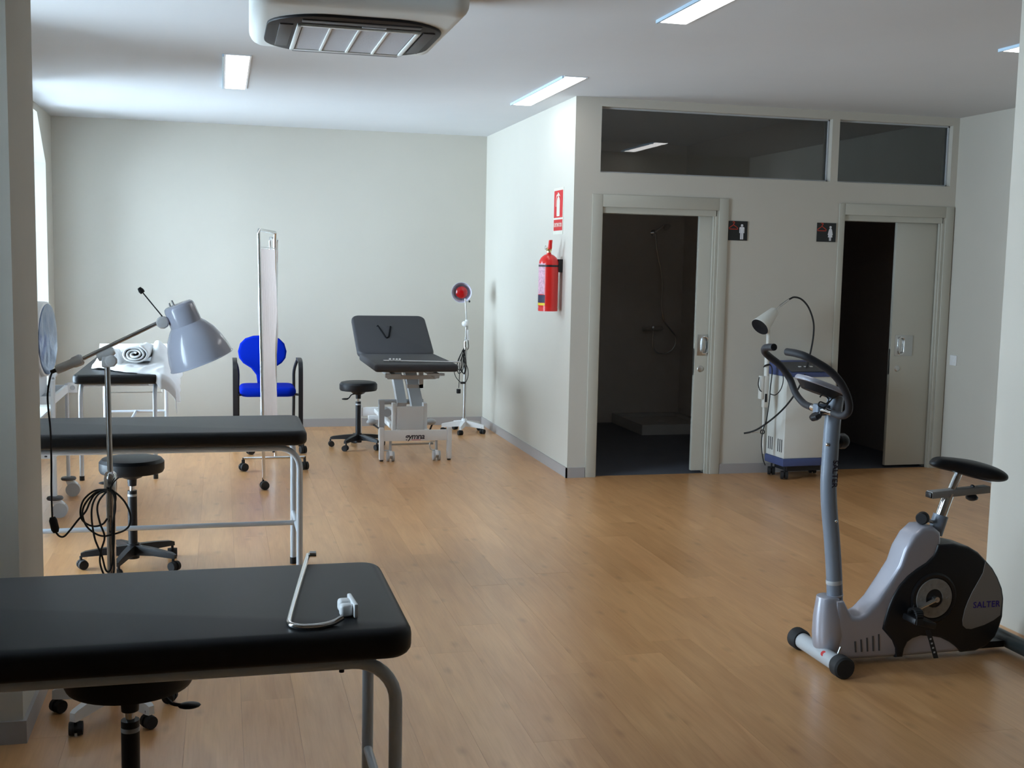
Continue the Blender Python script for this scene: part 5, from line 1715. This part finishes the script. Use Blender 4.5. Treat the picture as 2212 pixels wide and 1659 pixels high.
# console seen edge-on
cc = Vector((2.338, BY, 1.158))
cdir = Vector((-0.94, 0, 0.33)).normalized()
cn = Vector((0.33, 0, 0.94)).normalized()
con = MB()
vs = []
NN = 36
for (h, k) in ((-0.006, 0.97), (-0.004, 1.0), (0.004, 1.0), (0.010, 0.98), (0.014, 0.94)):
    for i in range(NN):
        a = 2 * PI * i / NN
        ca, sa = math.cos(a), math.sin(a)
        vs.append(cc + cdir * (0.102 * k * math.copysign(abs(ca) ** 0.75, ca)) + Vector((0, 1, 0)) * (0.088 * k * math.copysign(abs(sa) ** 0.8, sa)) + cn * h)
fs = []
for j in range(4):
    fs += [(j * NN + i, j * NN + (i + 1) % NN, (j + 1) * NN + (i + 1) % NN, (j + 1) * NN + i) for i in range(NN)]
fs += [list(range(NN - 1, -1, -1)), [4 * NN + i for i in range(NN)]]
con.add(vs, fs)
cob = con.build('console', 'silver', t, sharp=40)
un = MB()
vs = []
for (h, k) in ((-0.0062, 0.95), (-0.034, 0.66)):
    for i in range(NN):
        a = 2 * PI * i / NN
        vs.append(cc + cdir * (0.102 * k * math.cos(a)) + Vector((0, 1, 0)) * (0.088 * k * math.sin(a)) + cn * h)
fs = [(i, (i + 1) % NN, NN + (i + 1) % NN, NN + i) for i in range(NN)] + [list(range(NN - 1, -1, -1)), [NN + i for i in range(NN)]]
un.add(vs, fs)
un.build('console_back', 'acdark', cob)
scr = MB()
vs = []
for h in (0.0142, 0.0152):
    for (a, b) in ((-0.05, -0.05), (0.05, -0.05), (0.05, 0.05), (-0.05, 0.05)):
        vs.append(cc + cdir * a + Vector((0, b, 0)) + cn * h)
scr.add(vs, [(3, 2, 1, 0), (4, 5, 6, 7), (0, 1, 5, 4), (1, 2, 6, 5), (2, 3, 7, 6), (3, 0, 4, 7)])
scr.build('console_screen', 'acdark', cob)
MB().tube([(2.40, BY, 1.10), (2.375, BY, 1.13)], 0.018, n=12).build('console_stem', 'bikegrey', t)
MB().tube([px(u, v, 1, BY - 0.04) for u, v in ((1771, 858), (1778, 852), (1790, 862), (1785, 872), (1772, 868), (1768, 876), (1780, 880), (1792, 868), (1800, 858))], 0.003, n=6, smooth=4).build('console_wire', 'rubber', t)
# handlebar: clamp tube, two foam-covered arms
hb = px(1770, 884, 1, BY)
MB().tube([hb + Vector((0, 0.06, 0.0)), hb + Vector((0, -0.06, 0.0))], 0.0125, n=12).build('handlebar_clamp_tube', 'chrome', t)
MB().rbox(hb.x - 0.02, hb.x + 0.025, BY - 0.022, BY + 0.022, hb.z - 0.025, hb.z + 0.022, 0.007, 3).build('handlebar_clamp', 'bikegrey', t)
MB().tube([hb, Vector((2.402, BY, hb.z - 0.01))], 0.018, n=12).build('handlebar_stem', 'bikegrey', t)
kn = px(1762, 899, 1, BY - 0.02)
MB().cyl(hb + Vector((0, 0, -0.02)), kn + Vector((0.012, 0, 0.0)), 0.006, n=8).lathe([(0, -0.01), (0.022, -0.01), (0.027, -0.004), (0.027, 0.006), (0.02, 0.012), (0, 0.013)], kn, (0.5, 0, -0.85), 7).build('clamp_knob', 'blackp', t)
far = [hb + Vector((0, 0.05, 0)), px(1754, 880, 1, 4.24), px(1736, 871, 1, 4.32), px(1719, 850, 1, 4.37), px(1706, 818, 1, 4.40), px(1686, 790, 1, 4.40), px(1664, 772, 1, 4.40), px(1652, 760, 1, 4.385), px(1654, 751, 1, 4.35), px(1672, 750, 1, 4.28)]
nea = [hb + Vector((0, -0.05, 0)), px(1800, 893, 1, 4.03), px(1820, 898, 1, 3.97), px(1833, 888, 1, 3.93), px(1832, 862, 1, 3.91), px(1818, 830, 1, 3.90), px(1795, 803, 1, 3.90), px(1768, 785, 1, 3.91), px(1740, 770, 1, 3.93), px(1718, 763, 1, 3.97), px(1700, 760, 1, 4.02)]
for pts in (far, nea):
    MB().tube(pts[1:], 0.0148, n=14, smooth=5).build('handlebar_grip', 'foam', t)
    MB().tube(pts[:3], 0.0115, n=12, smooth=3).build('handlebar_tube', 'chrome', t)
q, w_ = far[-1], (far[-1] - far[-2]).normalized()
MB().cyl(q, q + w_ * 0.002, 0.0105, n=14).build('grip_end', 'bikeblack', t)
# seat post, slider and saddle
s0, s1 = Vector((2.905, BY, 0.525)), Vector((2.928, BY, 0.60))
MB().tube([s0, s1 + Vector((0.002, 0, 0.006))], 0.031, n=20).build('seat_sleeve', 'bikegrey', t)
MB().tube([s1, Vector((2.963, BY, 0.70))], 0.023, n=20).build('seat_post', 'chrome', t)
sd = px(1993, 1119, 1, BY - 0.01)
MB().lathe([(0, -0.018), (0.022, -0.018), (0.026, -0.012), (0.027, 0.008), (0.02, 0.016), (0, 0.017)], sd, (0.75, 0.65, 0), 18).build('height_knob', 'blackp', t)
MB().cyl(sd, (2.905, BY, 0.572), 0.008, n=10).build('knob_pin', 'steel', t)
rt = Matrix.Rotation(math.radians(-3.5), 3, 'Y')
MB().rbox(2.868, 3.148, BY - 0.022, BY + 0.022, 0.688, 0.718, 0.004, 2, rt).build('seat_slider', 'silverd', t)
MB().rbox(2.862, 2.872, BY - 0.02, BY + 0.02, 0.682, 0.706, 0.004, 2).build('slider_cap', 'blackp', t)
MB().tube([Vector((2.974, BY, 0.715)), Vector((3.006, BY, 0.79))], 0.0165, n=16).build('saddle_post', 'chrome', t)
MB().lathe([(0, -0.016), (0.012, -0.015), (0.024, -0.008), (0.026, 0.0), (0.018, 0.01), (0.006, 0.014), (0.006, 0.022)], (3.074, BY, 0.678), (0, 0, 1), 14).build('slider_knob', 'blackp', t)
MB().ball((3.074, BY, 0.724), 0.008, 0.012, 0.008, 10, 6).build('slider_nut', 'blackp', t)
# saddle: sections along X (x, half width, z top, z bottom)
sec = [(2.866, 0.012, 0.833, 0.820), (2.880, 0.028, 0.845, 0.812), (2.905, 0.038, 0.856, 0.803), (2.945, 0.044, 0.852, 0.795), (2.99, 0.058, 0.847, 0.783), (3.04, 0.082, 0.840, 0.768),
       (3.09, 0.105, 0.832, 0.756), (3.14, 0.112, 0.818, 0.748), (3.175, 0.100, 0.800, 0.752), (3.190, 0.070, 0.784, 0.760)]
NS = 20
vs, fs = [], []
for (x, hw, zt2, zb2) in sec:
    zc, hz = (zt2 + zb2) / 2, (zt2 - zb2) / 2
    for i in range(NS):
        a = 2 * PI * i / NS
        ca, sa = math.cos(a), math.sin(a)
        vs.append(Vector((x, BY + hw * math.copysign(abs(ca) ** 0.7, ca), zc + hz * math.copysign(abs(sa) ** 0.75, sa))))
for j in range(len(sec) - 1):
    fs += [(j * NS + i, j * NS + (i + 1) % NS, (j + 1) * NS + (i + 1) % NS, (j + 1) * NS + i) for i in range(NS)]
fs += [list(range(NS - 1, -1, -1)), [(len(sec) - 1) * NS + i for i in range(NS)]]
sad = MB().add(vs, fs).build('saddle', 'vinyl', t, sharp=60)
md = sad.modifiers.new('smooth', 'SUBSURF'); md.levels = 1; md.render_levels = 2
